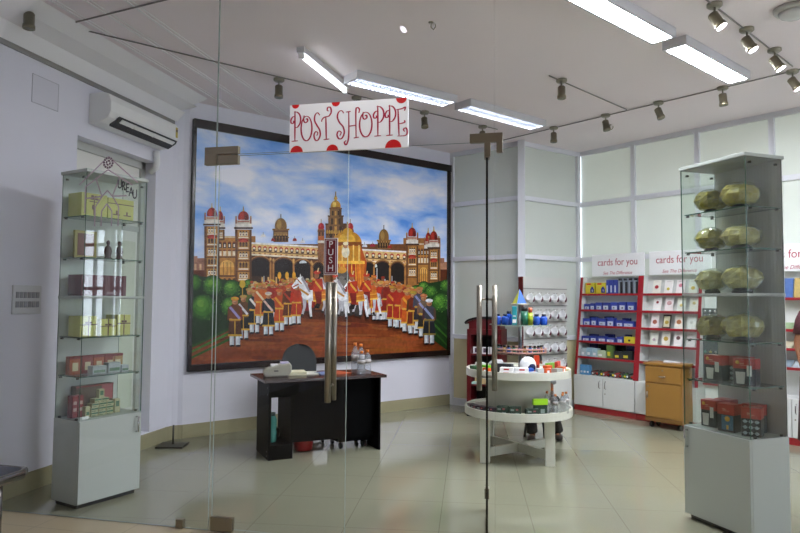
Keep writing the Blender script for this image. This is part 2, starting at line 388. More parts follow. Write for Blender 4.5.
stk = st.build('window_sticker', GREYP, wf); stk['label'] = 'lilac line drawing of a gabled tower'
em = MB(); dk = mat('emblem_plum', '5a3a48', 0.5)
for a0 in range(0, 24):
    for r0, r1, on in ((0.026, 0.041, a0 % 2), (0.008, 0.02, (a0 // 3) % 2)):
        t0, t1 = a0 / 24 * 2 * math.pi, (a0 + 1) / 24 * 2 * math.pi
        em.add([(-2.889 + r * math.cos(t), -T - 0.001, 2.357 + r * math.sin(t)) for r, t in ((r0, t0), (r1, t0), (r1, t1), (r0, t1))], [(0, 1, 2, 3)], 0 if on else 1)
em.build('emblem', [dk, mat('emblem_pale', 'c8bcc4', 0.5)], wf)
for i, ch in enumerate('UREAU'):
    text(ch, 0.088, 'letter', mat('letter_grey', '3a3740', 0.5), wf, (-2.795 + i * 0.029, -T - 0.001, 2.207 - i * 0.014 - (0.004 * i if i > 2 else 0)), sx=0.62)

def door_leaf(name, loc, rz, wd, dark=False, flip=False):
    e = bpy.data.objects.new(name, None); COL.objects.link(e); e.location = loc; e.rotation_euler = (0, 0, rz); struct(e)
    pane((0.004, -T, 0.02), (wd, T, 2.365), 'y', parent=e, mats=[PANE, EDGED if dark else EDGE])
    for (x0, x1, z0, z1) in (((0.0, 0.15, 0.008, 0.09), (0.0, 0.14, 2.31, 2.370)) if not dark else ((0.0, 0.07, 0.008, 0.09), (0.0, 0.07, 2.285, 2.368), (wd - 0.06, wd + 0.004, 0.09, 0.16))):
        B((x0, -0.016, z0), (x1, 0.016, z1)).build('patch_fitting', BRASS, e, 0.002)
    hx = wd - 0.10
    for sd in (-1, 1):
        y = sd * 0.052
        m = MB().tube([(hx, y, 0.835), (hx, y, 1.555)], 0.019, 14)
        for z in (0.93, 1.46): m.tube([(hx, sd * T, z), (hx, y, z)], 0.009, 10)
        m.build('door_handle', STEEL, e)
    return e
d1 = door_leaf('door_1', (-2.075, GY, 0), 0, 0.875)
ang = math.atan2(4.576 - GY, -0.435 + 0.356)
d2 = door_leaf('door_2', (-0.356, GY, 0), ang, 0.84, dark=True)
pu = B((0.728, -0.014, 1.60), (0.815, -0.008, 1.825)).build('push_plate', WHITE, d1)
B((0.732, -0.0155, 1.604), (0.811, -0.014, 1.821)).build('plate_face', mat('push_maroon', '6e1420', 0.3), pu)
bd = MB()
for a in ((0.738, 1.610, 0.805, 1.613), (0.738, 1.812, 0.805, 1.815), (0.738, 1.610, 0.741, 1.815), (0.802, 1.610, 0.805, 1.815)): bd.box((a[0], -0.0163, a[1]), (a[2], -0.0155, a[3]))
bd.build('plate_border', WHITE, pu)
for i, ch in enumerate('PUSH'): text(ch, 0.056, 'letter', WHITE, pu, (0.7715, -0.0162, 1.785 - i * 0.0485), sx=1.0, ext=0.001)

# ---------------------------------------------------------------- POST SHOPPE sign
sg = thing('shop_sign', 'white rectangular shop sign with red curly letters and red dots above the glass door', 'sign', (-1.580, GY - 0.02, 2.362))
SW, SH = 0.757, 0.300
B((0, -0.008, 0), (SW, 0.010, SH)).build('board', WHITE, sg, 0.001)
def sgp(x, y):
    sx = (x - 54) / 680; top = 92 - 35 * sx; bot = 355 - 27 * sx
    return (sx * SW, (bot - y) / (bot - top) * SH)
def smooth(pts, k=6):
    out = []
    for i in range(len(pts) - 1):
        p0, p1, p2, p3 = pts[max(i - 1, 0)], pts[i], pts[i + 1], pts[min(i + 2, len(pts) - 1)]
        for j in range(k):
            t = j / k
            out.append(tuple(0.5 * (2 * p1[a] + (p2[a] - p0[a]) * t + (2 * p0[a] - 5 * p1[a] + 4 * p2[a] - p3[a]) * t * t + (3 * p1[a] - p0[a] - 3 * p2[a] + p3[a]) * t ** 3) for a in (0, 1)))
    return out + [pts[-1]]
def ribbon(m, pts, wd, y=-0.0092):
    pts = smooth([sgp(*p) for p in pts]); n = len(pts); vs = []; fs = []
    for i, p in enumerate(pts):
        a, b = pts[max(i - 1, 0)], pts[min(i + 1, n - 1)]; d = Vector((b[0] - a[0], b[1] - a[1])); d.normalize()
        k = wd * (0.62 + 0.38 * min(1, 4 * min(i, n - 1 - i) / n)) * (0.75 + 0.5 * abs(d.y)); nx, nz = -d.y * k, d.x * k
        vs += [(p[0] - nx, y, p[1] - nz), (p[0] + nx, y, p[1] + nz)]
        if i: fs.append((2 * i - 2, 2 * i, 2 * i + 1, 2 * i - 1))
    m.add(vs, fs)
def ovl(cx, cy, rx, ry, n=16): return [(cx + rx * math.sin(2 * math.pi * i / n), cy - ry * math.cos(2 * math.pi * i / n)) for i in range(n + 1)]
SPIR = lambda x, y, s=1: [(x - 12 * s, y - 28 * s), (x - 14 * s, y), (x - 4 * s, y + 12 * s), (x + 9 * s, y + 3 * s), (x + 6 * s, y - 10 * s), (x - 3 * s, y - 6 * s)]
def pee(x, y): return [[(x, y), (x + 2, y + 165)], [(x - 18, y + 168), (x + 20, y + 165)], [(x - 6, y + 6), (x + 16, y + 8), (x + 32, y + 30), (x + 33, y + 62), (x + 18, y + 88), (x + 2, y + 92)],
                       [(x - 2, y + 30), (x - 14, y + 34), (x - 24, y + 52), (x - 20, y + 68), (x - 8, y + 66), (x - 8, y + 54)]]
letters = [
    pee(85, 125),
    [ovl(155, 222, 32, 68), SPIR(152, 178)],
    [[(232, 150), (220, 136), (205, 148), (202, 178), (216, 205), (233, 232), (236, 262), (222, 288), (206, 284), (200, 258), (210, 240), (222, 248), (216, 262)]],
    [[(243, 186), (247, 172), (262, 160), (286, 154), (299, 132), (294, 108), (279, 107), (276, 124), (287, 126)], [(268, 160), (272, 283)], [(256, 285), (290, 281)]],
    [[(372, 140), (360, 126), (343, 132), (335, 160), (347, 190), (368, 214), (376, 246), (364, 276), (345, 280), (334, 258), (343, 238), (358, 246), (350, 264)]],
    [[(384, 134), (412, 130)], [(400, 132), (402, 240), (398, 292), (386, 314), (377, 300), (388, 290)], [(402, 212), (443, 206)], [(458, 140), (461, 118), (448, 110), (441, 132), (444, 275)], [(430, 277), (460, 272)]],
    [ovl(498, 203, 35, 68), SPIR(495, 162)],
    pee(565, 100), pee(631, 97),
    [[(678, 120), (685, 265)], [(668, 124), (700, 118), (718, 110), (714, 130)], [(682, 202), (714, 194), (714, 182)], [(676, 268), (722, 264), (730, 240), (722, 224), (709, 232), (716, 244)]]]
for nm, L_ in zip('POSTSHOPPE', letters):
    m = MB()
    for st_ in L_: ribbon(m, st_, 0.0041)
    m.build('letter', CRIM, sg)
for cx, cy, r, up in ((88, 92, 22, 1), (325, 79, 24, 1), (697, 58, 30, 1), (98, 350, 37, 0), (308, 343, 34, 0), (653, 329, 45, 0)):
    x, z = sgp(cx, cy); z = SH if up else 0.0; r = r / 680 * SW; m = MB(); n = 16
    vs = [(x, -0.0089, z)] + [(x + r * math.cos(math.pi * i / n), -0.0089, z + (-1 if up else 1) * r * math.sin(math.pi * i / n)) for i in range(n + 1)]
    vs = [(min(max(p[0], 0.001), SW - 0.001), p[1], p[2]) for p in vs]
    m.add(vs, [(0, i + 1, i + 2) for i in range(n)]); m.build('red_dot', RED, sg)

# ================================================================ MURAL
def trace(x, y):
    """sight line through the photo's pixel onto the canvas plane -> (along canvas from its left end, height)"""
    d = RT * (x - 400) - UPV * (y - 266.5) + FW * FPX
    t = V.dot(MR + V * 0.05 - EYE) / V.dot(d); p = EYE + d * t
    return ((p - ML).dot(U), p.z)
mu = thing('mural_painting', 'huge framed painting of a domed palace with a royal procession filling the back wall', 'painting', ML + V * 0.005, RZ_M)
S0, S1, Z0, Z1 = 0.03, 3.745, 0.685, 3.36
FRM = mat('dark_brown_frame', '1d100f', 0.22)
m = MB()
m.box((S0, -0.045, Z0), (S1, 0, Z0 + 0.075)); m.box((S0, -0.06, Z1 - 0.095), (S1, 0, Z1)); m.box((S0, -0.045, Z0), (S0 + 0.038, 0, Z1)); m.box((S1 - 0.065, -0.045, Z0), (S1, 0, Z1))
m.build('frame', FRM, mu, 0.004)
B((S0 + 0.033, -0.03, Z0 + 0.06), (S1 - 0.055, -0.004, Z1 - 0.06)).build('canvas', sky_paint(), mu)
PB = MB(); LAY = [0]
X0, X1, ZB, ZT = S0 + 0.036, S1 - 0.063, Z0 + 0.073, Z1 - 0.09
def pg(pts, c, raw=False):
    """one flat patch of paint"""
    LAY[0] += 1; y = -0.0304 - LAY[0] * 9e-6
    q = [(min(max(a, X0), X1), min(max(b, ZB), ZT)) for a, b in (pts if raw else [trace(*p) for p in pts])]
    PB.add([(a, y, b) for a, b in q], [tuple(range(len(q)))], col=lin(c))
def pe(cx, cy, rx, ry, c, n=12, a0=0, a1=360):
    full = a1 - a0 >= 360; k = n if full else n + 1
    pg([(cx + rx * math.cos(R(a0 + (a1 - a0) * i / n)), cy - ry * math.sin(R(a0 + (a1 - a0) * i / n))) for i in range(k)], c)
def pr(x0, y0, x1, y1, c): pg([(x0, y1), (x1, y1), (x1, y0), (x0, y0)], c)
def pl(x0, y0, x1, y1, wd, c):
    d = Vector((x1 - x0, y1 - y0)); d.normalize(); n = Vector((-d.y, d.x)) * wd / 2
    pg([(x0 - n.x, y0 - n.y), (x0 + n.x, y0 + n.y), (x1 + n.x, y1 + n.y), (x1 - n.x, y1 - n.y)], c)
def jit(c, a=10):
    v = [int(c[i:i + 2], 16) for i in (0, 2, 4)]; return ''.join('%02x' % min(255, max(0, x + rnd.randint(-a, a))) for x in v)
# distant town and trees
pr(188, 258, 206, 285, 'a0705e'); pr(192, 256, 198, 262, 'b5826c'); pr(438, 262, 450, 285, 'b98466'); pr(440, 258, 445, 263, '9d6a55')
for x in (190, 195, 200): pr(x, 264, x + 2, 270, 'd9b08a')
# ground
pg([(185, 380), (460, 366), (460, 270), (185, 270)], '5e2912')
pg([(185, 375), (455, 358), (455, 330), (300, 318), (240, 338), (185, 352)], '7d3a18')
for _ in range(150):
    x = rnd.uniform(195, 440); y = rnd.uniform(322, 362); pe(x, y, rnd.uniform(6, 24), rnd.uniform(0.8, 2.6), jit(rnd.choice(['84421b', '733414', '8a4a20', '7f3b17', '6a2c12']), 4), 10)
for _ in range(50):
    pe(rnd.uniform(300, 420), rnd.uniform(335, 352), rnd.uniform(8, 26), rnd.uniform(0.8, 2), jit('8e4a20', 6), 10)
pg([(185, 378), (460, 364), (460, 352), (330, 360), (185, 367)], '471d0e')
# palace body
BR, BR2, DK, GO, RD, WH, CRM = 'a06a34', '744620', '2e1a12', 'c98b3a', 'a02a1c', 'e6dccb', 'e2bb7c'
pr(205, 236, 256, 298, BR); pr(404, 238, 441, 292, BR); pr(252, 244, 408, 295, BR2)
# upper galleries
for (xa, ya, xb, yb) in ((252, 243, 322, 247), (352, 249, 408, 252)):
    h = 11.5
    pg([(xa, ya + h), (xb, yb + h), (xb, yb), (xa, ya)], CRM); pl(xa, ya, xb, yb, 1.7, 'f0ece8'); pl(xa, ya + h, xb, yb + h, 1.6, 'efe2cc'); pl(xa, ya + 8.2, xb, yb + 8.2, 1.0, '7e5230'); pl(xa, ya + h + 1.8, xb, yb + h + 1.8, 1.4, '5e3a22')
    k = 13 if xa < 300 else 9
    for i in range(k):
        t = (i + 0.5) / k; x = xa + (xb - xa) * t; y = ya + (yb - ya) * t
        pe(x, y + 4.6, 1.9, 2.4, 'b8402c', 8, 0, 180); pr(x - 1.4, y + 4.4, x + 1.4, y + 7.6, '4a2c1e'); pe(x, y + 5.0, 1.1, 1.2, 'efe0c8', 8)
        pl(x - 1, y + 10, x + 1, y + 10, 1.2, 'a8693c')
# big dark arches
for cx, ry, hw in ((260.5, 263, 9.4), (284, 264, 9.0), (303, 266, 7.8), (319, 268, 5.0), (356, 270, 5.5), (369, 268, 7), (383, 267, 7.4), (398, 268, 6.6)):
    pe(cx, ry + 1, hw + 1.8, 8.6, 'a8743c', 14, 0, 180); pe(cx, ry + 1, hw + 0.8, 7.4, '5a3420', 14, 0, 180)
    pe(cx, ry + 1.5, hw, 6.6, '1d130f', 14, 0, 180); pr(cx - hw, ry + 1, cx + hw, 292, '1d130f'); pr(cx - hw, ry + 13, cx + hw, 292, '3a2416')
    for sd in (-1, 1): pr(cx + sd * (hw + 1.1) - 0.8, ry, cx + sd * (hw + 1.1) + 0.8, 292, 'b07a42'); pe(cx + sd * (hw + 1.1), ry - 4, 1.1, 1.6, 'd0a058', 8)
for x in (262, 268, 276, 288, 296): pr(x, 277, x + 1.6, 284, 'd8b070')
# wings between towers
def wing(x0, x1, y):
    pr(x0, y, x1, y + 60, 'b87c38'); pl(x0, y, x1, y, 1.5, 'd9c2a0'); n = 4; wd = (x1 - x0) / n
    for yy, c in ((y + 5, '3a2418'), (y + 13, 'e0cfae')):
        for i in range(n):
            x = x0 + wd * (i + 0.5); pe(x, yy + 1, wd * 0.36, 1.6, '7c3a22', 8, 0, 180); pr(x - wd * 0.36, yy + 1, x + wd * 0.36, yy + 6, c); pr(x - wd * 0.14, yy + 2, x + wd * 0.14, yy + 5, 'eee3cf')
    pl(x0, y + 20, x1, y + 20, 1.3, '5a3822'); pe((x0 + x1) / 2, y + 30, (x1 - x0) * 0.38, 7, 'e8b25a', 12, 0, 180); pr(x0 + 2, y + 30, x1 - 2, y + 38, 'd79a44')
    for i in range(5): pl(x0 + 2 + (x1 - x0 - 4) * i / 4, y + 25, x0 + 2 + (x1 - x0 - 4) * i / 4, y + 38, 0.6, '7c4a26')
    pl(x0, y + 39, x1, y + 39, 1.6, '5a3822')
    for i in range(n): x = x0 + wd * (i + 0.5); pe(x, y + 44, wd * 0.34, 3, '4a2c1c', 8, 0, 180); pr(x - wd * 0.34, y + 44, x + wd * 0.34, y + 54, 'e3b56a'); pl(x, y + 42, x, y + 54, 0.7, '6a3f22')
wing(218, 237, 237); wing(418, 430, 244)
def tower(xc, yt, wd, yb, back=False):
    """domed tower: yt = top of dome, wd = shaft half-width"""
    b = 'a26c34' if not back else '7c5028'
    pr(xc - wd, yt + 18, xc + wd, yb, b); pr(xc - wd, yt + 18, xc - wd * 0.72, yb, '6b4226'); pr(xc + wd * 0.75, yt + 18, xc + wd, yb, '5b3820')
    pl(xc, yt - 5, xc, yt + 1, 0.8, 'c9a04a'); pe(xc, yt - 1, 0.9, 1, 'e0bc60', 8)
    pe(xc, yt + 6, wd * 0.66, 6.5, '8c2018', 16, -20, 200); pe(xc - wd * 0.2, yt + 4.5, wd * 0.28, 4, 'b83426', 10); pe(xc + wd * 0.36, yt + 7, wd * 0.2, 4, '641410', 10)
    pr(xc - wd * 0.85, yt + 8.5, xc + wd * 0.85, yt + 12, 'cdbfae'); pr(xc - wd * 0.7, yt + 9.4, xc + wd * 0.7, yt + 10.6, 'b06a58'); pr(xc - wd, yt + 12, xc + wd, yt + 15.5, 'e4ddd6'); pl(xc - wd * 1.15, yt + 16.5, xc + wd * 1.15, yt + 16.5, 1.8, '4c3222')
    for sd in (-1, 1): pr(xc + sd * wd * 0.9 - 0.7, yt + 5.5, xc + sd * wd * 0.9 + 0.7, yt + 12, '9a5a46'); pe(xc + sd * wd * 0.9, yt + 5.5, 0.8, 1.2, 'b08a4a', 8)
    y = yt + 19; k = 0
    while y < yb - 9:
        pr(xc - wd * 0.6, y, xc + wd * 0.6, y + 8, 'c4924c')
        for i in (-1, 0, 1): x = xc + i * wd * 0.36; pe(x, y + 2, wd * 0.14, 1.6, '4a2a1c', 8, 0, 180); pr(x - wd * 0.14, y + 2, x + wd * 0.14, y + 5.6, 'efe6d4' if k % 2 == 0 else '4a2c1e'); pr(x - wd * 0.07, y + 3, x + wd * 0.07, y + 5, '6a4632')
        pl(xc - wd * 0.6, y + 7, xc + wd * 0.6, y + 7, 1.1, 'f0e6d2')
        if k == 1: pe(xc, y + 0.6, wd * 0.64, 3.6, 'a4281c', 10, 0, 180); pe(xc, y + 1.2, wd * 0.46, 2.4, 'c04a34', 10, 0, 180)
        y += 10.5; k += 1
        pl(xc - wd, y - 1.2, xc + wd, y - 1.2, 0.9, '5a3822')
tower(220.6, 211.5, 4.4, 240, True); tower(212.3, 208, 7.6, 285); tower(243.8, 211.5, 8.2, 284)
tower(428.6, 233, 4, 250, True); tower(412.6, 228, 6.0, 284); tower(434.2, 231.5, 5.6, 286)
# brown domed pavilions on the roofs
def pavil(xc, yt, wd, yb):
    pr(xc - wd, yt + 12, xc + wd, yb, '6a4526'); pl(xc - wd * 1.15, yt + 11.5, xc + wd * 1.15, yt + 11.5, 1.6, '8c6434'); pe(xc, yt + 8.5, wd * 0.8, 8.5, '84602e', 16, -15, 195); pe(xc - wd * 0.22, yt + 6.5, wd * 0.32, 5, 'a88346', 10)
    pl(xc, yt - 4, xc, yt + 1, 0.9, '6a6a70'); pr(xc - wd * 0.9, yt + 14, xc + wd * 0.9, yt + 17, '94703c'); pl(xc - wd * 1.1, yt + 19.5, xc + wd * 1.1, yt + 19.5, 1.2, '8a6438')
    n = 5
    for i in range(n): x = xc - wd * 0.8 + 1.6 * wd * i / (n - 1); pr(x - wd * 0.1, yb - 6.5, x + wd * 0.1, yb - 1, '2e1c12'); pe(x, yb - 6.5, wd * 0.12, 1.4, 'b58a48', 8, 0, 180)
pavil(281.2, 218, 7.4, 242); pavil(384.2, 229, 6.2, 249)
for x, y, c in ((263.5, 237, 'e8e4e4'), (273.5, 241, '9a2420'), (295, 241, '9a2420'), (303, 243, 'dcdce4'), (365, 247, 'dcdce8'), (373, 246.5, 'a0243a'), (390, 248, '9a2420')): pe(x, y, 2.6 if c[0] != '9' else 2.1, 3.2, c, 10, 0, 180); pl(x, y - 5, x, y - 2, 0.5, '8a8a90')
# central tower
pr(326, 224, 347, 262, '7c5430')
for sd, x in ((-1, 321.5), (1, 350.6)):
    pr(x - 3.2, 229, x + 3.2, 262, '8a5a38'); pr(x - 2.8, 236, x + 2.8, 240, 'b9602c'); pr(x - 3.8, 240.5, x + 3.8, 243, 'd6cfc8'); pe(x, 227, 3.0, 4.2, 'b0242a', 12, -30, 210); pe(x - 0.8, 225.6, 1.1, 1.8, 'd8484a', 8); pl(x, 219, x, 223, 0.6, 'a0803c'); pl(x - 3.6, 231, x + 3.6, 231, 1.2, '5a3422')
    for i in (-1, 1): pr(x + i * 1.6 - 0.6, 232, x + i * 1.6 + 0.6, 235.6, '36201a')
for hw, y0, y1, c in ((9.6, 224, 240, '80583a'), (7.4, 216, 226, '876038'), (5.8, 208.5, 217, '8d663c')):
    pr(336 - hw, y0, 336 + hw, y1, c); pl(336 - hw * 1.08, y0, 336 + hw * 1.08, y0, 1.3, '4e3320'); pr(336 + hw * 0.55, y0, 336 + hw, y1, '5e4028')
    for i in (-1, 0, 1): pr(336 + i * hw * 0.5 - hw * 0.13, y0 + 2.4, 336 + i * hw * 0.5 + hw * 0.13, y1 - 1.6, '3a2618' if i else 'd6a04c')
for i in range(8): pe(327.5 + i * 2.4, 232, 1.0, 2.2, 'c79a44', 8); pe(327.5 + i * 2.4, 234.6, 0.7, 1.2, '4a2c18', 8)
pe(336, 206.5, 5.0, 6.2, 'c8922c', 16, -15, 195); pe(334.6, 204.6, 1.8, 3.6, 'f0cf68', 10); pr(331, 207, 341, 209, '8a5a26'); pl(336, 196, 336, 202, 2.2, 'b08a48'); pl(336, 191.5, 336, 197, 1.1, '9a7a4c'); pe(336, 198.4, 1.9, 1.6, 'd4a850', 8)
# hedges and round bushes
pg([(185, 372), (188, 348), (232, 328), (250, 318), (250, 283), (188, 275)], '14300f'); pg([(412, 286), (450, 280), (452, 352), (426, 334), (412, 318)], '16340f')
for sx0, sy0, sx1, sy1, c in ((188, 352, 236, 330, '3f6d22'), (188, 347, 236, 326, '224a14'), (188, 358, 236, 336, '2c5518'), (428, 318, 451, 337, '38691f'), (428, 325, 451, 345, '28541a'), (428, 312, 451, 329, '1f4513')): pl(sx0, sy0, sx1, sy1, 2.6, c)
for x, y, r in ((194, 283, 9), (213, 286, 11), (232, 289, 9.5), (249, 284, 5), (204, 308, 14.5), (231.5, 307, 11.5), (424, 287, 6), (446, 286, 6.5), (431.5, 292, 7), (441, 303, 10.5), (420, 296, 6), (416, 290, 5)):
    ry = r * (1.0 if r < 14 else 1.02)
    for k, c in ((1.0, '16360f'), (0.86, '28531a'), (0.68, '3a6d20'), (0.48, '4d8429'), (0.26, '6a9c38')): pe(x - (1 - k) * r * 0.28, y - (1 - k) * ry * 0.42, r * k, ry * k, c, 18)
    for _ in range(int(r * 6)):
        a = rnd.uniform(0, 6.28); q = r * math.sqrt(rnd.random()) * 0.95; pe(x + q * math.cos(a), y + q * math.sin(a), 0.6, 0.5, jit(rnd.choice(['274f18', '44772a', '6c9a3c', '173a10']), 8), 5)
# tall standards and parasols
for x, y0, y1, c in ((242.5, 284, 320, 'c8962e'), (250, 288, 300, '9aa0a8'), (264, 276, 300, 'c0c4cc'), (279.5, 276, 300, 'd8a43a'), (287, 276, 300, 'd8a43a'), (294, 275, 300, 'd8a43a'), (367, 275, 298, 'ced2da'), (377, 268, 296, 'ced2da'), (385, 279, 300, 'ced2da'), (392, 276, 300, 'a8acb4'), (424, 297, 330, 'c9c0a0')): pl(x, y0, x, y1, 0.8, c)
for x, y, rx, ry, c in ((242.5, 284, 3, 4, 'c7a22c'), (256, 285, 4.4, 2.6, 'd8cfc4'), (271, 282, 4.2, 2.4, 'd6b23a'), (279.5, 275.5, 1.8, 3.6, 'e8a82e'), (287, 275.5, 1.8, 3.8, 'eaae34'), (294, 275.5, 1.8, 3.8, 'e8a82e'), (303, 263, 3.6, 2.6, 'd7e0e6'), (424, 297, 3.4, 1.8, 'dfe4e8'), (387, 284, 3, 2, 'cdd6dc'), (376, 267, 1.2, 3, 'd8e0d8')): pe(x, y, rx, ry, c, 12, 0, 360 if ry > 3 else 190)
# crowd far behind
pg([(246, 300), (252, 290), (300, 282), (322, 284), (322, 312), (258, 318)], '4a2416'); pg([(352, 284), (400, 284), (420, 300), (424, 318), (380, 318), (352, 306)], '4e2618')
SK = ['b07850', '8e5a3a', 'c08a60', '7e4c30']; ROBE = ['b0401c', '9a2416', 'c8641e', 'd4882a', '7a1a14', '3d4a1c', 'a83222', 'c84f1e', '8a4a1e']; TUR = ['a8281c', 'c8762a', 'b0a484', '6f8a2c', 'b04a24', 'c8a868', '8a2a1c']
def tiny(x, y, h):
    wd = h * 0.17; c = rnd.choice(ROBE)
    pr(x - wd, y + h * 0.2, x + wd, y + h, jit(c, 14)); pl(x - wd * 0.7, y + h * 0.25, x + wd * 0.6, y + h * 0.6, h * 0.07, rnd.choice(['e0b040', 'd8d0c0', 'c02a20', '5a7a2c']))
    pe(x, y + h * 0.11, h * 0.085, h * 0.10, rnd.choice(SK), 8); pe(x, y + h * 0.03, h * 0.10, h * 0.065, rnd.choice(TUR), 8)
def crowd(n, f):
    pts_ = sorted([f() for _ in range(n)], key=lambda p: p[1])
    for x, y, h in pts_: tiny(x, y, h)
def cl_():
    x = rnd.uniform(250, 322); return x, rnd.uniform(277, 291) + (300 - x) * 0.08 * (x < 300), rnd.uniform(18, 22)
def cr_():
    x = rnd.uniform(352, 420); return x, rnd.uniform(274, 290) + max(0, (x - 375)) * 0.34, rnd.uniform(18, 23)
crowd(110, cl_); crowd(140, cr_)
def soldier(x, yf, h, robe, sash=None, turban='b8763a', skirt=None, trim='d0a038'):
    """standing guard; feet at (x, yf)"""
    y = lambda f: yf - h * f
    wd = h * 0.125
    for sd in (-1, 1):
        pr(x + sd * wd * 0.48 - wd * 0.36, y(0.24), x + sd * wd * 0.48 + wd * 0.36, y(0.03), 'd2d3d6'); pr(x + sd * wd * 0.48 + wd * 0.1, y(0.24), x + sd * wd * 0.48 + wd * 0.36, y(0.03), 'a9acb6')
        pe(x + sd * wd * 0.5 + 0.3, y(0.025), wd * 0.45, h * 0.022, '1a1212', 8)
    pg([(x - wd * 1.15, y(0.22)), (x + wd * 1.15, y(0.22)), (x + wd * 0.85, y(0.55)), (x - wd * 0.85, y(0.55))], skirt or robe); pl(x - wd * 1.12, y(0.235), x + wd * 1.12, y(0.235), h * 0.04, trim)
    pg([(x - wd * 0.85, y(0.5)), (x + wd * 0.85, y(0.5)), (x + wd, y(0.80)), (x + wd * 0.4, y(0.86)), (x - wd * 0.4, y(0.86)), (x - wd, y(0.80))], robe)
    for sd in (-1, 1): pg([(x + sd * wd * 1.25, y(0.54)), (x + sd * wd * 0.85, y(0.54)), (x + sd * wd * 0.75, y(0.80)), (x + sd * wd * 1.1, y(0.79))], jit(robe, 22)); pe(x + sd * wd * 0.7, y(0.555), wd * 0.28, h * 0.025, 'a8744e', 8)
    pl(x - wd * 0.9, y(0.545), x + wd * 0.9, y(0.545), h * 0.035, trim); pl(x, y(0.25), x, y(0.52), h * 0.018, trim)
    if sash: pl(x - wd * 0.8, y(0.80), x + wd * 0.75, y(0.57), h * 0.05, sash)
    pe(x, y(0.905), wd * 0.5, h * 0.062, 'a36a44', 10); pe(x - wd * 0.12, y(0.90), wd * 0.28, h * 0.04, 'c08a60', 8); pl(x - wd * 0.25, y(0.885), x + wd * 0.25, y(0.885), 0.5, '241410'); pe(x, y(0.965), wd * 0.66, h * 0.042, turban, 10); pe(x - wd * 0.1, y(0.975), wd * 0.38, h * 0.018, jit(turban, 30), 8)
for a in ((263, 322, 38, 'b4662a'), (272, 320, 38, '9c2a1c'), (258, 326, 38, 'c07028'), (284, 318, 38, 'a8401e'), (291, 314, 36, 'b53a1e')): soldier(*a)
for a in ((249, 332, 44, '4c5a22', None, 'b08a4a', '2a3316'), (243, 340, 45, '5a3a1e', 'cfd0d6', 'b88a50', '1c1a18'), (254, 334, 44, '20242c', 'd9d4d0', 'b87c3a', '171a22'), (260, 325, 42, 'b85a22', 'd8c8a0'), (279, 332, 43, 'b4481c', 'd8942c', 'c87038'), (288, 326, 41, '5a2a16', 'a63820', 'c0702c'), (296, 325, 41, 'ac3418', None, 'd09048'), (268, 336, 44, '20262e', 'd8b6a8', 'c8bca8', '191d26'), (234.5, 347, 50, '6a3c1c', '8f86b8', 'c8862e', '4a2c18', 'c89a30')): soldier(*a)
for a in ((376, 321, 38, 'b03a20'), (384, 321, 38, '8a2418'), (371, 316, 36, 'c05a20'), (408, 325, 40, '9a4a20'), (414, 329, 40, 'b84c1e'), (398, 322, 38, 'a02a1c')): soldier(*a)
for a in ((380, 321, 40, 'b03018', None, 'd09a4a'), (386.5, 321, 40, '7e2014', None, 'c88040'), (392, 328, 42, '9c2418', 'c87a2a', 'a87838'), (399, 329, 43, 'a62c1a', None, 'b8702c'), (406.5, 333, 44, 'c0581c', 'd8982e', 'c89648'), (412.5, 335, 44, '6a2a16', None, '9a8a3a'), (419, 331, 44, '4a4450', '7f86b4', 'a8744a', '2c2a30'), (423, 338, 44, '6c5a48', '8c90b8', 'b4653a', '2a2420'), (428.5, 345, 46, '3c3a42', '8a94bc', 'dfe0e4', '1d1f26', '8a7434')): soldier(*a)
# elephant with golden howdah
pe(348, 292, 15, 24, '3c3430', 18); pr(337, 292, 343, 316, '443a36'); pr(354, 292, 362, 316, '3a322e')
pg([(333, 300), (363, 306), (366, 262), (358, 240), (340, 236), (331, 256)], 'b8521a'); pg([(334, 290), (340, 262), (348, 250), (364, 262), (363, 284), (352, 302), (340, 304)], 'd4741e'); pg([(340, 285), (346, 262), (356, 258), (357, 284), (350, 296)], 'a83c16')
for i in range(7): pl(335 + i * 4, 262, 333 + i * 4.6, 300, 1.0, jit('e8a63a', 14))
pe(347, 243, 14, 12, 'c98c24', 18, 0, 180); pe(346, 242, 9, 9, 'e0ae3c', 16, 0, 180); pe(347, 232, 5, 4, 'd9a02e', 12); pl(347, 222, 347, 230, 1.4, 'caa04a'); pr(332, 242, 361, 245.5, '8a4a16'); pr(334, 246, 360, 262, 'd08c28')
for i in range(5): pl(336 + i * 5.6, 245, 336 + i * 5.6, 262, 1.2, 'f0d070')
pe(345, 252, 4, 6, 'efe2c4', 12); pe(345, 246, 2.4, 2.6, 'a8744e', 10); pe(345, 243.6, 2.8, 1.8, 'e8d8b0', 10); pr(332, 261, 364, 264, 'f0bc48')
pe(341.5, 279, 7.5, 11, '5c544e', 14); pe(341, 284, 5, 8, '77706a', 12); pg([(338, 288), (345, 288), (344, 314), (340, 314)], '534a45'); pe(341, 270, 5, 3.5, 'd8942c', 12); pe(337.5, 279, 1, 1, '141010', 6); pe(344.5, 279, 1, 1, '141010', 6)
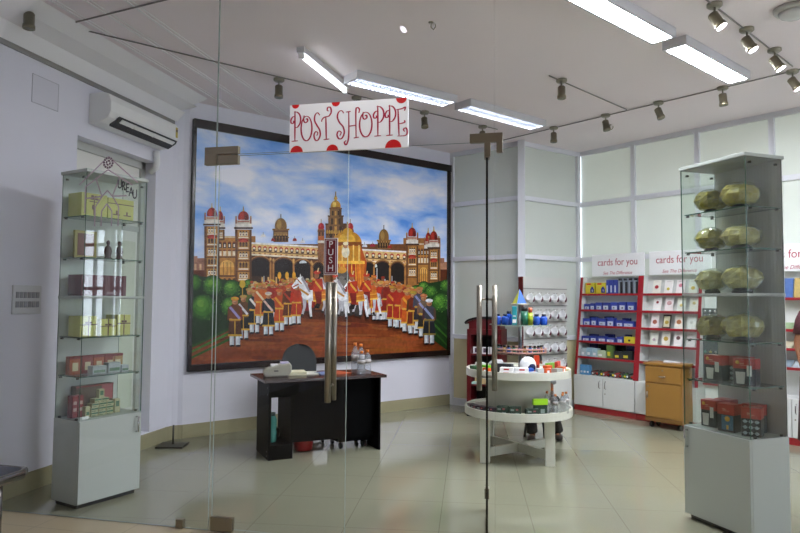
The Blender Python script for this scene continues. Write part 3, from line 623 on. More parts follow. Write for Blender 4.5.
# horses
def horse(x, yf, h, d=-1):
    """white horse with rider, head towards d"""
    P_ = lambda a, b: (x + d * a * h, yf - b * h)
    for a, k, lean in ((0.24, 0.05, 0.05), (0.13, 0.0, -0.02), (-0.20, 0.04, 0.02), (-0.30, 0.0, -0.04)):
        c = 'b9b8c0' if k else 'e6e5e8'
        pg([P_(a + lean - 0.022, 0.03 + k), P_(a + lean + 0.022, 0.03 + k), P_(a + 0.028, 0.24), P_(a + 0.045, 0.42), P_(a - 0.04, 0.42), P_(a - 0.026, 0.24)], c); pg([P_(a + lean - 0.03, k), P_(a + lean + 0.03, k), P_(a + lean + 0.02, 0.05 + k), P_(a + lean - 0.02, 0.05 + k)], '2e2622')
    pe(x, yf - 0.47 * h, 0.31 * h, 0.115 * h, 'd0cfd6', 16); pe(x + d * 0.03 * h, yf - 0.50 * h, 0.26 * h, 0.08 * h, 'ecebee', 14); pe(x + d * 0.20 * h, yf - 0.49 * h, 0.10 * h, 0.11 * h, 'f0eff2', 12)
    pg([P_(-0.29, 0.52), P_(-0.33, 0.50), P_(-0.38, 0.24), P_(-0.34, 0.20), P_(-0.32, 0.40)], 'a8a4aa')
    pg([P_(0.13, 0.50), P_(0.28, 0.46), P_(0.36, 0.66), P_(0.38, 0.80), P_(0.28, 0.84), P_(0.19, 0.70)], 'e6e5ea'); pg([P_(0.27, 0.85), P_(0.37, 0.83), P_(0.50, 0.66), P_(0.46, 0.60), P_(0.40, 0.62), P_(0.32, 0.72)], 'f2f1f4'); pg([P_(0.28, 0.86), P_(0.20, 0.70), P_(0.12, 0.54), P_(0.16, 0.54), P_(0.25, 0.70), P_(0.31, 0.80)], '9c969c'); pg([P_(0.30, 0.84), P_(0.34, 0.84), P_(0.33, 0.91)], 'd8d6da')
    pl(*P_(0.34, 0.60), *P_(0.16, 0.48), 0.04 * h, 'c98a26'); pl(*P_(0.47, 0.64), *P_(0.36, 0.70), 0.025 * h, 'b04a1c'); pl(*P_(0.39, 0.80), *P_(0.30, 0.70), 0.022 * h, 'b8702a'); pe(*P_(0.36, 0.77), 0.014 * h, 0.014 * h, '141010', 6)
    pg([P_(-0.28, 0.40), P_(0.07, 0.36), P_(0.08, 0.58), P_(-0.24, 0.60)], 'c8741e'); pl(*P_(-0.28, 0.40), *P_(0.07, 0.36), 0.035 * h, 'efc050'); pl(*P_(-0.24, 0.5), *P_(0.07, 0.47), 0.02 * h, 'e0a03c')
    pg([P_(-0.10, 0.30), P_(0.00, 0.30), P_(0.05, 0.56), P_(-0.1, 0.58)], '7c1c14'); pg([P_(-0.05, 0.21), P_(0.05, 0.21), P_(0.01, 0.31), P_(-0.08, 0.31)], '16110f')
    pg([P_(-0.14, 0.55), P_(0.07, 0.55), P_(0.08, 0.79), P_(-0.11, 0.81)], 'b8361a'); pl(*P_(0.06, 0.79), *P_(-0.10, 0.59), 0.04 * h, 'd8a038'); pg([P_(0.08, 0.77), P_(0.02, 0.77), P_(0.10, 0.58), P_(0.15, 0.60)], '9c2a14'); pe(*P_(0.0, 0.865), 0.05 * h, 0.062 * h, '9c6440', 10); pe(*P_(-0.01, 0.93), 0.07 * h, 0.038 * h, 'c03a20', 10); pl(*P_(-0.02, 0.94), *P_(-0.04, 1.02), 0.025 * h, 'e8c890')
horse(334, 315, 42); horse(316, 319, 50); horse(365, 316, 44); horse(351, 319, 47)
PB.build('painted_scene', paint_mat(), mu)

# ================================================================ CEILING FITTINGS
def batten(loc, ln, wd, rz, label, group=None, louver=False, n=0):
    t = thing('ceiling_light', label, 'ceiling light', loc, rz, group)
    h = 0.075; m = MB()
    m.box((-ln / 2, -wd / 2, -0.012), (ln / 2, wd / 2, 0))
    for sd in (-1, 1): m.prism([(sd * wd / 2, -0.005), (sd * wd / 2, -h), (sd * (wd / 2 - 0.022), -h), (sd * (wd / 2 - 0.022), -0.005)], -ln / 2, ln / 2, M=Matrix(((0, 0, 1, 0), (1, 0, 0, 0), (0, 1, 0, 0), (0, 0, 0, 1))))
    for sd in (-1, 1): m.box((sd * ln / 2 - 0.012, -wd / 2, -h), (sd * ln / 2 + 0.012, wd / 2, 0))
    m.build('housing', mat('lamp_housing_grey', 'c9c8cd', 0.4), t)
    B((-ln / 2 + 0.012, -wd / 2 + 0.022, -h + (0.05 if louver else 0.008)), (ln / 2 - 0.012, wd / 2 - 0.022, -h + (0.054 if louver else 0.012))).build('diffuser', emit('louvred_lamp_white', 'f4f8ff', 26.0) if louver else emit('fluorescent_white', 'f4f8ff', TUBE), t)
    m = MB()
    if louver:
        k = 26
        for i in range(1, k): x = -ln / 2 + ln * i / k; m.box((x - 0.003, -wd / 2 + 0.022, -h), (x + 0.003, wd / 2 - 0.022, -h + 0.045))
        m.box((-ln / 2, -0.004, -h), (ln / 2, 0.004, -h + 0.045)); m.build('louvre', mat('louvre_grey', '5a5e68', 0.4), t)
    return t
ZL = ZC
def mid(a, b): return ((a[0] + b[0]) / 2, (a[1] + b[1]) / 2, ZL)
batten(mid((-1.79, 5.68), (-1.01, 6.50)), 1.19, 0.23, R(49), 'white louvred ceiling light just behind the shop sign, left of the pair', None, True)
batten(mid((-0.86, 6.64), (-0.16, 7.70)), 1.22, 0.24, R(52.5), 'white louvred ceiling light behind the open door leaf, right of the pair', None, True)
batten(mid((0.99, 5.41), (1.68, 6.39)), 1.2, 0.20, R(53.5), 'bright long ceiling light beside the four spotlights, nearer the glazed wall')
batten(mid((0.20, 4.35), (0.84, 5.23)), 1.15, 0.20, R(53.5), 'bright long ceiling light cut by the top edge of the photo')
tb = thing('tube_light', 'slim single fluorescent tube on the ceiling above the shop sign', 'ceiling light', (-1.975, 5.44, ZC), R(85.5))
B((-0.50, -0.035, -0.05), (0.50, 0.035, 0)).build('housing', mat('lamp_housing_grey', 'c9c8cd', 0.4), tb, 0.004)
MB().tube([(-0.46, -0.0, -0.074), (0.46, -0.0, -0.074)], 0.016, 12).build('tube', emit('slim_tube_white', 'f4f8ff', 3.0), tb)
for x in (-0.475, 0.475): B((x - 0.014, -0.02, -0.095), (x + 0.014, 0.02, -0.04)).build('tube_holder', WHITE, tb)
# conduit grid
def conduit(a, b, label):
    tag(MB().tube([(*a, ZC - 0.009), (*b, ZC - 0.009)], 0.006, 8).build('wiring_conduit', mat('conduit_grey', '7e7a78', 0.5)), label, 'conduit', 'ceiling conduits')
conduit((-3.55, 4.25), (-0.62, 7.86), 'thin ceiling conduit behind the shop sign feeding the left row of spotlights')
conduit((-0.62, 8.43), (2.25, 6.31), 'thin ceiling conduit running parallel to the glazed card wall')
conduit((0.55, 3.98), (2.10, 6.26), 'thin ceiling conduit carrying the four lit spotlights')
conduit((0.0, 6.06), (0.82, 7.32), 'short ceiling conduit branch left of the bright long light')
conduit((-3.5, 4.12), (-1.9, 3.79), 'ceiling conduit at upper left running towards the glass front')
def spot(loc, aim, label, lit, n):
    t = thing('spotlight', label, 'spotlight', (loc[0], loc[1], ZC), 0, 'ceiling spotlights')
    MB().lathe([(0.052, 0), (0.052, -0.02), (0.04, -0.03), (0.0, -0.03)], 18).build('canopy', mat('spot_grey', '8d8878', 0.35, 0.6), t)
    MB().tube([(0, 0, -0.03), (0, 0, -0.085)], 0.008, 8).build('stem', mat('spot_grey', '8d8878', 0.35, 0.6), t)
    d = Vector(aim).normalized(); c = Vector((0, 0, -0.10)); a = c - d * 0.035; b = c + d * 0.085
    bm_ = MB().tube([a, a + d * 0.01, b - d * 0.03, b - d * 0.028, b], [0.028, 0.036, 0.036, 0.041, 0.041], 16)
    bar = bm_.build('barrel', mat('spot_barrel', '77705c', 0.35, 0.7), t)
    MB().tube([b, b + d * 0.003], 0.035, 16).build('lens', emit('spot_lens_lit', 'f2f0ff', 16) if lit else mat('spot_lens_dark', '6a6650', 0.1), bar)
sp = [((1.136, 4.829), (0.45, -0.1, -0.8), 1, 'lit ceiling spotlight at top right, farthest left of the four lit ones'), ((1.478, 5.329), (0.45, -0.1, -0.8), 1, 'lit ceiling spotlight at top right, second from left of the four lit ones'),
      ((1.82, 5.817), (0.45, -0.1, -0.8), 1, 'lit ceiling spotlight at top right, third from left of the four lit ones'), ((2.145, 6.399), (0.45, -0.1, -0.8), 1, 'lit ceiling spotlight at right photo edge, last of the four lit ones'),
      ((1.649, 6.758), (0.1, 0.1, -0.9), 0, 'unlit ceiling spotlight just below the bright long light at right'), ((1.118, 7.136), (0.3, -0.1, -0.9), 0, 'unlit ceiling spotlight in the row along the glazed wall, middle of three'),
      ((0.616, 7.505), (0.15, 0.0, -0.9), 0, 'unlit ceiling spotlight in the row along the glazed wall, leftmost in front of the panels'), ((0.114, 6.215), (0, 0, -1), 0, 'unlit ceiling spotlight on the short conduit branch near the photo centre'),
      ((0.05, 7.93), (0, 0, -1), 0, 'unlit ceiling spotlight nearest the inner corner of the glazed walls'), ((-2.51, 5.639), (0, 0, -1), 0, 'unlit ceiling spotlight left of the slim tube light'),
      ((-1.947, 6.325), (0, 0, -1), 0, 'unlit ceiling spotlight half hidden by top edge of the shop sign'), ((-1.357, 6.978), (0.1, -0.15, -0.9), 0, 'unlit ceiling spotlight right of the shop sign below the louvred light'),
      ((-0.784, 7.70), (0.15, 0, -0.9), 0, 'unlit ceiling spotlight between the two louvred lights and the open door'), ((-3.62, 3.80), (0, 0, -1), 0, 'unlit ceiling spotlight at the upper left corner of the photo')]
for i, (p, a, lit, lb) in enumerate(sp): spot(p, a, lb, lit, i)
# lit spotlight on the porch ceiling, aimed at the shop sign (seen only as a glint in the glass)
ps = thing('spotlight', 'lit porch spotlight aimed at the shop sign, mirrored as a glint in the glass', 'spotlight', (-1.0, 3.03, ZC))
MB().lathe([(0.052, 0), (0.052, -0.02), (0.04, -0.03), (0.0, -0.03)], 18).build('canopy', mat('spot_grey', '8d8878', 0.35, 0.6), ps)
MB().tube([(0, 0, -0.03), (0, 0, -0.085)], 0.008, 8).build('stem', mat('spot_grey', '8d8878', 0.35, 0.6), ps)
d_ = (Vector((-1.2, GY, 2.52)) - Vector((-1.0, 3.03, ZC - 0.1))).normalized(); c_0 = Vector((0, 0, -0.10)); e_0 = c_0 + d_ * 0.085
b_0 = MB().tube([c_0 - d_ * 0.035, c_0 - d_ * 0.025, e_0 - d_ * 0.03, e_0 - d_ * 0.028, e_0], [0.028, 0.036, 0.036, 0.041, 0.041], 16).build('barrel', mat('spot_barrel', '77705c', 0.35, 0.7), ps)
MB().tube([e_0, e_0 + d_ * 0.003], 0.022, 16).build('lens', emit('spot_lens_lit', 'f2f0ff', 16), b_0)
sl = bpy.data.lights.new('spot_lamp', 'SPOT'); sl.energy = 9; sl.spot_size = R(56); sl.spot_blend = 0.6; sl.shadow_soft_size = 0.03
so_ = bpy.data.objects.new('spot_lamp', sl); COL.objects.link(so_); so_.parent = ps; so_.location = e_0 + d_ * 0.01; so_.rotation_euler = d_.to_track_quat('-Z', 'Y').to_euler()
dl = thing('dome_light', 'round dome ceiling light at the top right corner', 'ceiling light', (1.70, 5.02, ZC))
MB().lathe([(0.13, 0), (0.13, -0.02), (0.115, -0.035), (0, -0.035)], 28).build('rim', mat('dome_rim', 'a8a6a2', 0.3, 0.5), dl)
MB().lathe([(0.10, -0.035), (0.085, -0.06), (0.05, -0.078), (0.0001, -0.085)], 28).build('dome', mat('dome_glass', 'c9cac8', 0.15), dl)
for i, (x, y, lb) in enumerate(((-0.868, 4.706, 'small wire fan hook in the ceiling right of the slim tube light'), (0.70, 7.95, 'small wire fan hook in the ceiling near the glazed card wall'))):
    h = thing('ceiling_hook', lb, 'hook', (x, y, ZC)); MB().tube([(0, 0, 0), (0, 0, -0.04), (0.02, 0, -0.06), (0.035, 0, -0.04), (0.035, 0, -0.02)], 0.005, 8).build('hook_wire', STEEL, h)
    MB().lathe([(0.02, 0), (0.02, -0.006), (0, -0.006)], 12).build('plate', STEEL, h)

# ================================================================ LEFT WALL FITTINGS
ac = thing('air_conditioner', 'white split air conditioner mounted on the left wall above the recessed door', 'air conditioner', (LX, 4.68, 2.93), R(90))
prof = [(0, 0.0), (0, 0.285), (-0.14, 0.29), (-0.20, 0.27), (-0.225, 0.20), (-0.225, 0.11), (-0.20, 0.055), (-0.12, 0.01)]
prof = [(a * 0.97, b * 0.92) for a, b in prof]
AX = Matrix(((0, 0, 1, 0), (1, 0, 0, 0), (0, 1, 0, 0), (0, 0, 0, 1)))
MB().prism(prof, 0, 1.02, M=AX).build('body', mat('ac_white', 'e6e6e4', 0.3), ac, 0.008)
B((0.10, -0.20, 0.012), (0.98, -0.10, 0.03)).build('vent_slot', mat('vent_dark', '1e1f22', 0.5), ac)
o = bpy.data.objects['vent_slot']
vs = MB().prism([(-0.228, 0.075), (-0.212, 0.045), (-0.13, -0.002), (-0.13, 0.03)], 0.10, 0.98, M=AX); bpy.data.objects.remove(o); vs.build('vent_slot', mat('vent_dark', '1e1f22', 0.5), ac)
MB().prism([(-0.232, 0.052), (-0.225, 0.058), (-0.195, 0.034), (-0.200, 0.028)], 0.14, 0.94, M=AX).build('louvre_flap', mat('ac_white', 'e6e6e4', 0.3), ac)
for i in range(2): B((0.32 + i * 0.3, -0.225, 0.03), (0.335 + i * 0.3, -0.16, 0.06)).build('vent_divider', mat('ac_white', 'e6e6e4', 0.3), ac)
B((0.965, -0.2215, 0.11), (0.998, -0.2185, 0.21)).build('energy_label', mat('label_yellow', 'b8a23c', 0.5), ac)
B((0.97, -0.2223, 0.165), (0.993, -0.221, 0.19)).build('label_mark', BLACK, ac)
tag(MB().tube([(LX + 0.04, 5.60, 2.90), (LX + 0.05, 5.60, 2.80), (LX + 0.03, 5.62, 2.74), (LX - 0.04, 5.63, 2.70)], 0.03, 10).build('drain_pipe', WHITE), 'short white lagged pipe below the air conditioner', 'pipe')
ap = thing('access_panel', 'flush square access panel on the left wall left of the air conditioner', 'panel', (LX, 4.06, 2.93), R(90))
B((0, -0.003, 0), (0.27, 0, 0.22)).build('cover', mat('panel_white', 'd2d1dc', 0.6), ap)
m = MB()
for a in ((0, 0, 0.27, 0.004), (0, 0.216, 0.27, 0.22), (0, 0, 0.004, 0.22), (0.266, 0, 0.27, 0.22)): m.box((a[0], -0.004, a[1]), (a[2], -0.002, a[3]))
m.build('rim', mat('panel_rim', 'a9a8b2', 0.6), ap)
sb = thing('switch_board', 'white switch board with two rows of switches on the left wall', 'switch board', (LX, 3.945, 1.325), R(90))
B((0, -0.014, 0), (0.27, 0, 0.215)).build('plate', mat('switch_plate', 'c9c9cc', 0.4), sb, 0.004)
for r in range(2):
    for i in range(6): B((0.025 + i * 0.038, -0.02, 0.05 + r * 0.07), (0.053 + i * 0.038, -0.013, 0.095 + r * 0.07)).build('switch', mat('switch_grey', '8f8f94', 0.4), sb)
fs_ = thing('floor_stand', 'flat dark square floor plate with a short upright rod beside the mural wall', 'stand', (-3.63, 5.77, 0), R(15))
B((-0.13, -0.12, 0), (0.13, 0.12, 0.015)).build('base_plate', mat('stand_dark', '3c3b36', 0.4, 0.5), fs_)
MB().tube([(0, 0.02, 0.015), (0, 0.02, 0.20)], 0.009, 8).build('rod', mat('stand_dark', '3c3b36', 0.4, 0.5), fs_)
# bench outside
bn = thing('bench', 'steel-edged bench with dark navy top at the lower left outside the glass', 'bench', (-3.345, 2.45, 0))
B((-0.40, -1.0, 0.415), (0.36, 0.79, 0.455)).build('seat', mat('navy_seat', '2c2f40', 0.3), bn, 0.004)
m = MB().tube([(0.37, -1.0, 0.43), (0.37, 0.74, 0.43), (0.335, 0.80, 0.43), (-0.40, 0.80, 0.43)], 0.028, 14); m.build('edge_tube', mat('bench_steel', '9a9594', 0.22, 1.0), bn)
for y in (-0.8, 0.62):
    for x in (0.315, -0.34): MB().tube([(x, y, 0), (x, y, 0.415)], 0.036, 14).build('leg', mat('bench_steel', '9a9594', 0.22, 1.0), bn)

# ================================================================ GLASS CABINETS
def ribbed():
    if 'ribbed_board' in MATS: return MATS['ribbed_board']
    m = mat('ribbed_board', 'd2d4d0', 0.45); nt = m.node_tree; b = nt.nodes['Principled BSDF']
    tc = nt.nodes.new('ShaderNodeTexCoord'); wv = nt.nodes.new('ShaderNodeTexWave'); wv.inputs['Scale'].default_value = 13; bp = nt.nodes.new('ShaderNodeBump'); bp.inputs['Strength'].default_value = 0.18; bp.inputs['Distance'].default_value = 0.004
    nt.links.new(tc.outputs['Object'], wv.inputs['Vector']); nt.links.new(wv.outputs['Fac'], bp.inputs['Height']); nt.links.new(bp.outputs['Normal'], b.inputs['Normal']); return m
def cabinet(label, loc, rz, wd, dp, shelves, divider, handle, top, base):
    t = thing('display_cabinet', label, 'display cabinet', loc, rz)
    B((0.02, 0.03, 0), (wd - 0.02, dp - 0.02, 0.04)).build('plinth', mat('plinth_dark', '26282a', 0.5), t)
    B((0, 0.012, 0.03), (wd, dp, base)).build('base_body', LAMG, t, 0.002)
    dr = B((0.002, -0.006, 0.035), (wd - 0.002, 0.012, base - 0.004)).build('door', LAMG, t, 0.002)
    MB().tube([(handle, -0.006, base - 0.14), (handle, -0.032, base - 0.14), (handle, -0.032, base - 0.03), (handle, -0.006, base - 0.03)], 0.007, 8).build('handle', CHROME, dr)
    B((-0.006, -0.006, top - 0.022), (wd + 0.006, dp + 0.006, top)).build('top_panel', LAMG, t, 0.002)
    B((0.004, dp - 0.012, base), (wd - 0.004, dp - 0.002, top - 0.022)).build('back_panel', mat('cabinet_back', 'd9dcd8', 0.4) if 'left' in label else ribbed(), t)
    segs = [(base, divider), (divider, top - 0.022)]
    for z0, z1 in segs:
        pane((0.001, 0, z0 + 0.002), (wd - 0.001, 0.005, z1 - 0.002), 'y', 'glass_pane', [CGLASS, CEDGE], t)
        for x in (0, wd - 0.005): pane((x, 0.006, z0 + 0.002), (x + 0.005, dp - 0.012, z1 - 0.002), 'x', 'glass_pane', [CGLASS, CEDGE], t)
    B((0, 0, divider - 0.012), (wd, dp, divider + 0.008)).build('middle_board', LAMG, t)
    for z in shelves: pane((0.012, 0.02, z - 0.006), (wd - 0.012, dp - 0.016, z), 'z', 'glass_shelf', [CGLASS, CEDGE], t)
    for z in shelves + [base + 0.02, top - 0.045]:
        for x in (0.01, wd - 0.01):
            for y in (0.05, dp - 0.05): MB().tube([(x, y, z - 0.018), (x, y, z - 0.006)], 0.011, 8).build('shelf_clip', mat('clip_dark', '44463f', 0.4, 0.4), t)
    return t
CLO = Vector((-3.152, 3.868, 0)); CLR = math.atan2(0.428, 0.164) + R(3)
CRO = Vector((0.883, 4.769, 0)); CRR = math.atan2(-0.441, 0.291)
cabinet('tall glass display cabinet on the left standing before the recessed door', CLO, CLR, 0.495, 0.30, [2.03, 1.735, 1.173, 0.90], 1.455, 0.45, 2.357, 0.60)
cabinet('tall glass display cabinet on the right holding wrapped bundles and red boxes', CRO, CRR, 0.528, 0.32, [2.05, 1.79, 1.20, 0.93], 1.50, 0.035, 2.38, 0.62)
def at_l(x, y, z): c, s = math.cos(CLR), math.sin(CLR); return (CLO.x + c * x - s * y, CLO.y + s * x + c * y, z)
def at_r(x, y, z): c, s = math.cos(CRR), math.sin(CRR); return (CRO.x + c * x - s * y, CRO.y + s * x + c * y, z)
def gift(name, label, cat, loc, rz, w_, d_, h_, c, deco=None, group=None, bev=0.002):
    """small carton, front towards local -y, with an optional printed front"""
    t = thing(name, label, cat, loc, rz, group)
    B((-w_ / 2, -d_ / 2, 0), (w_ / 2, d_ / 2, h_)).build('carton', c, t, bev)
    if deco:
        for nm, mt, rects in deco:
            m = MB()
            for x0, z0, x1, z1 in rects: m.box((-w_ / 2 + x0 * w_, -d_ / 2 - 0.0015, z0 * h_), (-w_ / 2 + x1 * w_, -d_ / 2 + 0.0005, z1 * h_))
            m.build(nm, mt, t)
    return t
YEL = mat('lime_card', 'c6c26a', 0.5); BRN = mat('brown_ribbon', '5a2a26', 0.45); MARO = mat('maroon_box', '5c1c28', 0.45)
palm = [(0.46, 0.05, 0.5, 0.75), (0.3, 0.62, 0.66, 0.66), (0.33, 0.72, 0.48, 0.8), (0.5, 0.72, 0.64, 0.8), (0.36, 0.82, 0.46, 0.92), (0.5, 0.82, 0.6, 0.92), (0.40, 0.3, 0.46, 0.5)]
ZS = 0.002
gift('gift_box', 'lime green gift box with brown palm print on the top shelf, left end', 'gift box', at_l(0.11, 0.15, 2.03 + ZS), CLR, 0.20, 0.16, 0.165, YEL, [('palm_print', BRN, palm)])
gift('gift_box', 'lime green gift box with brown ribbon on the top shelf, right end', 'gift box', at_l(0.325, 0.15, 2.03 + ZS), CLR, 0.215, 0.16, 0.155, YEL, [('ribbon', BRN, [(0, 0.72, 1, 0.76), (0.2, 0.2, 0.45, 0.25), (0.6, 0.2, 0.9, 0.25), (0.3, 0.25, 0.36, 0.42), (0.7, 0.25, 0.76, 0.4)])])
pf_ = thing('picture_frame', 'small framed picture in yellow wood on the second shelf of the left cabinet', 'picture frame', at_l(0.13, 0.20, 1.735 + ZS), CLR)
B((-0.085, -0.01, 0), (0.085, 0.012, 0.20)).build('frame', mat('pine_frame', 'a79a56', 0.5), pf_); B((-0.065, -0.012, 0.02), (0.065, -0.009, 0.18)).build('picture', mat('picture_brown', '6e3a2c', 0.5, var=0.5, scale=30), pf_)
for i, (x, lb) in enumerate(((0.29, 'dark carved figurine on the second shelf of the left cabinet, left one'), (0.385, 'dark carved figurine on the second shelf of the left cabinet, right one'))):
    f = thing('figurine', lb, 'figurine', at_l(x, 0.16, 1.735 + ZS), CLR, 'carved figurines')
    MB().lathe([(0.028, 0), (0.028, 0.012), (0.02, 0.02), (0.028, 0.06), (0.022, 0.09), (0.008, 0.105), (0.014, 0.12), (0.012, 0.138), (0.0001, 0.145)], 14).build('body', mat('carved_wood', '4a2f2a', 0.4), f)
    MB().lathe([(0.034, 0), (0.034, 0.008), (0.0, 0.008)], 14).build('stand', BRN, f)
gift('gift_box', 'long dark maroon box on the white middle board of the left cabinet', 'gift box', at_l(0.215, 0.16, 1.463 + ZS), CLR, 0.36, 0.16, 0.15, MARO, [('band', mat('band_grey', '8a6a70', 0.5), [(0.1, 0.1, 0.14, 0.9), (0.55, 0.08, 0.8, 0.2)])])
for i, (x, w_, h_) in enumerate(((0.10, 0.13, 0.145), (0.255, 0.13, 0.12), (0.385, 0.11, 0.15))):
    gift('gift_box', ['yellow gift box with brown bow under the middle board, left one', 'yellow gift box with brown ribbon under the middle board, centre one', 'yellow gift box with brown ribbon under the middle board, right one'][i], 'gift box', at_l(x, 0.15, 1.173 + ZS), CLR, w_, 0.14, h_, YEL,
         [('ribbon', BRN, [(0.47, 0, 0.53, 1), (0, 0.55, 1, 0.6), (0.3, 0.62, 0.45, 0.72), (0.55, 0.62, 0.7, 0.72)])], 'yellow gift boxes')
PK = [mat('pack_orange', 'a8562e', 0.5, var=0.4, scale=40), mat('pack_rust', '8a3626', 0.5, var=0.4, scale=40), mat('pack_silver', 'a7aeb0', 0.3, var=0.4, scale=50), mat('pack_tan', 'b08a54', 0.5, var=0.4, scale=40)]
for i, (x, c) in enumerate(((0.07, 0), (0.165, 1), (0.255, 0), (0.345, 1), (0.41, 3))):
    gift('sweet_packet', ORD[i] + ' orange and rust sweet packet from left, back row of fourth shelf', 'packet', at_l(x, 0.20, 0.90 + ZS), CLR, 0.085, 0.05, 0.13, PK[c], [('window', mat('pack_window', 'd8cba8', 0.3), [(0.25, 0.2, 0.75, 0.65)]), ('header', mat('pack_header', '7c1f1c', 0.4), [(0, 0.85, 1, 1)])], 'sweet packets')
for i, (x, w_, h_) in enumerate(((0.19, 0.11, 0.06), (0.31, 0.10, 0.075), (0.40, 0.06, 0.05))):
    gift('silver_packet', ORD[i] + ' silver packet from left lying in front on the fourth shelf', 'packet', at_l(x, 0.10, 0.90 + ZS), CLR, w_, 0.06, h_, PK[2], [('print', mat('pack_green', '5a7a5c', 0.5), [(0.1, 0.2, 0.9, 0.5)])], 'silver packets')
gift('display_carton', 'large brown printed carton at the back of the bottom compartment, left cabinet', 'carton', at_l(0.25, 0.235, 0.60 + ZS), CLR, 0.30, 0.06, 0.21, mat('carton_brown', '5a4432', 0.5, var=0.5, scale=22), [('print', mat('carton_rose', 'a8565a', 0.5), [(0.68, 0.45, 0.98, 0.98)]), ('print', mat('carton_edge', '8a2f2c', 0.5), [(0.0, 0.94, 1.0, 1.0)])])
for i in range(2): gift('soap_carton', 'narrow dark red carton standing at the left of the bottom compartment, ' + ('outer one' if i == 0 else 'inner one'), 'carton', at_l(0.055 + i * 0.045, 0.17, 0.60 + ZS), CLR, 0.038, 0.06, 0.155, mat('carton_red', '8c2a2c', 0.5, var=0.3, scale=40), [('print', mat('carton_pale', 'c9a89a', 0.5), [(0.2, 0.3, 0.8, 0.45), (0.2, 0.6, 0.8, 0.75)])], 'red cartons')
GRN = mat('pack_pale_green', 'b9b48c', 0.5); GP = mat('green_print', '3f6a48', 0.5)
LEV = [(5, 0), (3, 1), (3, 2), (2, 3)]; rows = [[0.175, 0.235, 0.295], [0.175, 0.235, 0.295], [0.18, 0.24, 0.30], [0.20, 0.26]]
for r, xs in enumerate(rows):
    for i, x in enumerate(xs):
        gift('soap_box', '%s pale green soap box from left in the %s layer of the stack' % (ORD[i], ['lowest', 'second', 'third', 'top'][r]), 'soap box', at_l(x, 0.12, 0.60 + ZS + r * 0.031), CLR, 0.056, 0.06, 0.030, GRN, [('print', GP, [(0.05, 0.55, 0.95, 0.9), (0.1, 0.15, 0.6, 0.3)])], 'stacked soap boxes')
gift('soap_box', 'pale green soap box standing upright on top of the stack', 'soap box', at_l(0.235, 0.12, 0.60 + ZS + 4 * 0.031), CLR, 0.042, 0.035, 0.062, GRN, [('print', GP, [(0.2, 0.3, 0.8, 0.8)])], 'stacked soap boxes')
gift('soap_box', 'pale green soap box standing upright right of the stack', 'soap box', at_l(0.365, 0.12, 0.60 + ZS), CLR, 0.045, 0.04, 0.10, GRN, [('print', GP, [(0.2, 0.45, 0.8, 0.85)])], 'stacked soap boxes')
gift('soap_box', 'pale green soap box leaning upright left of the stack', 'soap box', at_l(0.128, 0.12, 0.60 + ZS), CLR, 0.035, 0.04, 0.075, GRN, [('print', GP, [(0.2, 0.2, 0.8, 0.5)])], 'stacked soap boxes')
gift('price_card', 'tiny white price card at the front of the bottom compartment', 'card', at_l(0.07, 0.04, 0.60 + ZS), CLR, 0.05, 0.006, 0.02, WHITE)
# wrapped bundles in the right cabinet
OL = mat('olive_palm_weave', 'a89a3c', 0.5, var=0.6, scale=28, bump=0.9); OLP = mat('pale_palm_weave', 'b8ad6c', 0.5, var=0.55, scale=28, bump=0.9)
WRAP = glass('clear_wrap', (0.97, 0.98, 0.95), 0.10, 0.08, 0.06, 'e8ead8')
def bundle(loc, rz, rx, ry, rzz, label, pale):
    t = thing('wrapped_bundle', label, 'bundle', loc, rz, 'wrapped bundles'); sd = rnd.random() * 9
    fn = lambda d: min(1.12, 0.80 / max(abs(d.x) * 0.9 + abs(d.z) * 0.35, abs(d.z) * 0.9, 0.62)) * (0.97 + 0.07 * math.sin(5 * d.x + sd) * math.cos(4 * d.z + sd) + 0.05 * math.sin(9 * d.y + sd))
    wb = MB().ell((0, 0, rzz * 1.08), (rx * 0.93, ry * 0.93, rzz * 0.9), 13, 8, fn=lambda d: fn(d) * rnd.uniform(0.93, 1.05)); wb.sm = [False] * len(wb.f); wb.build('woven_bundle', OLP if pale else OL, t)
    f2 = lambda d: 1 + 0.05 * math.sin(7 * d.x + sd * 2) * math.sin(8 * d.z + sd) + rnd.uniform(-0.06, 0.05)
    wm = MB().ell((0, 0, rzz * 1.08), (rx * 1.03, ry * 1.03, rzz * 0.97), 22, 13, fn=f2); wm.sm = [False] * len(wm.f); wm.build('plastic_wrap', WRAP, t)
    m = MB().lathe([(rx * 0.5, 0), (rx * 0.52, 0.012), (rx * 0.36, 0.03), (0, 0.03)], 14); m.build('base_disc', mat('bundle_base', '2a262c', 0.5), t)
n = 0
for k, z in enumerate((2.05, 1.79, 1.508, 1.20)):
    where = ['top', 'second', 'third', 'fourth'][k] + ' shelf of the right cabinet'
    bundle(at_r(0.118, 0.15, z + ZS), CRR, 0.095, 0.11, 0.082, 'olive woven bundle in clear wrap on the %s, left one' % where, k >= 2)
    bundle(at_r(0.357, 0.15, z + ZS), CRR, 0.124, 0.115, 0.088 if k != 1 else 0.080, 'olive woven bundle in clear wrap on the %s, right one' % where, k >= 1)
TR = mat('box_red', 'b02c22', 0.35); TB = mat('box_charcoal', '23262c', 0.4); TW = mat('box_white', 'd8d6d2', 0.4); TY = mat('box_yellow', 'd8a83a', 0.5); TBL = mat('box_blue', '3f6a86', 0.4)
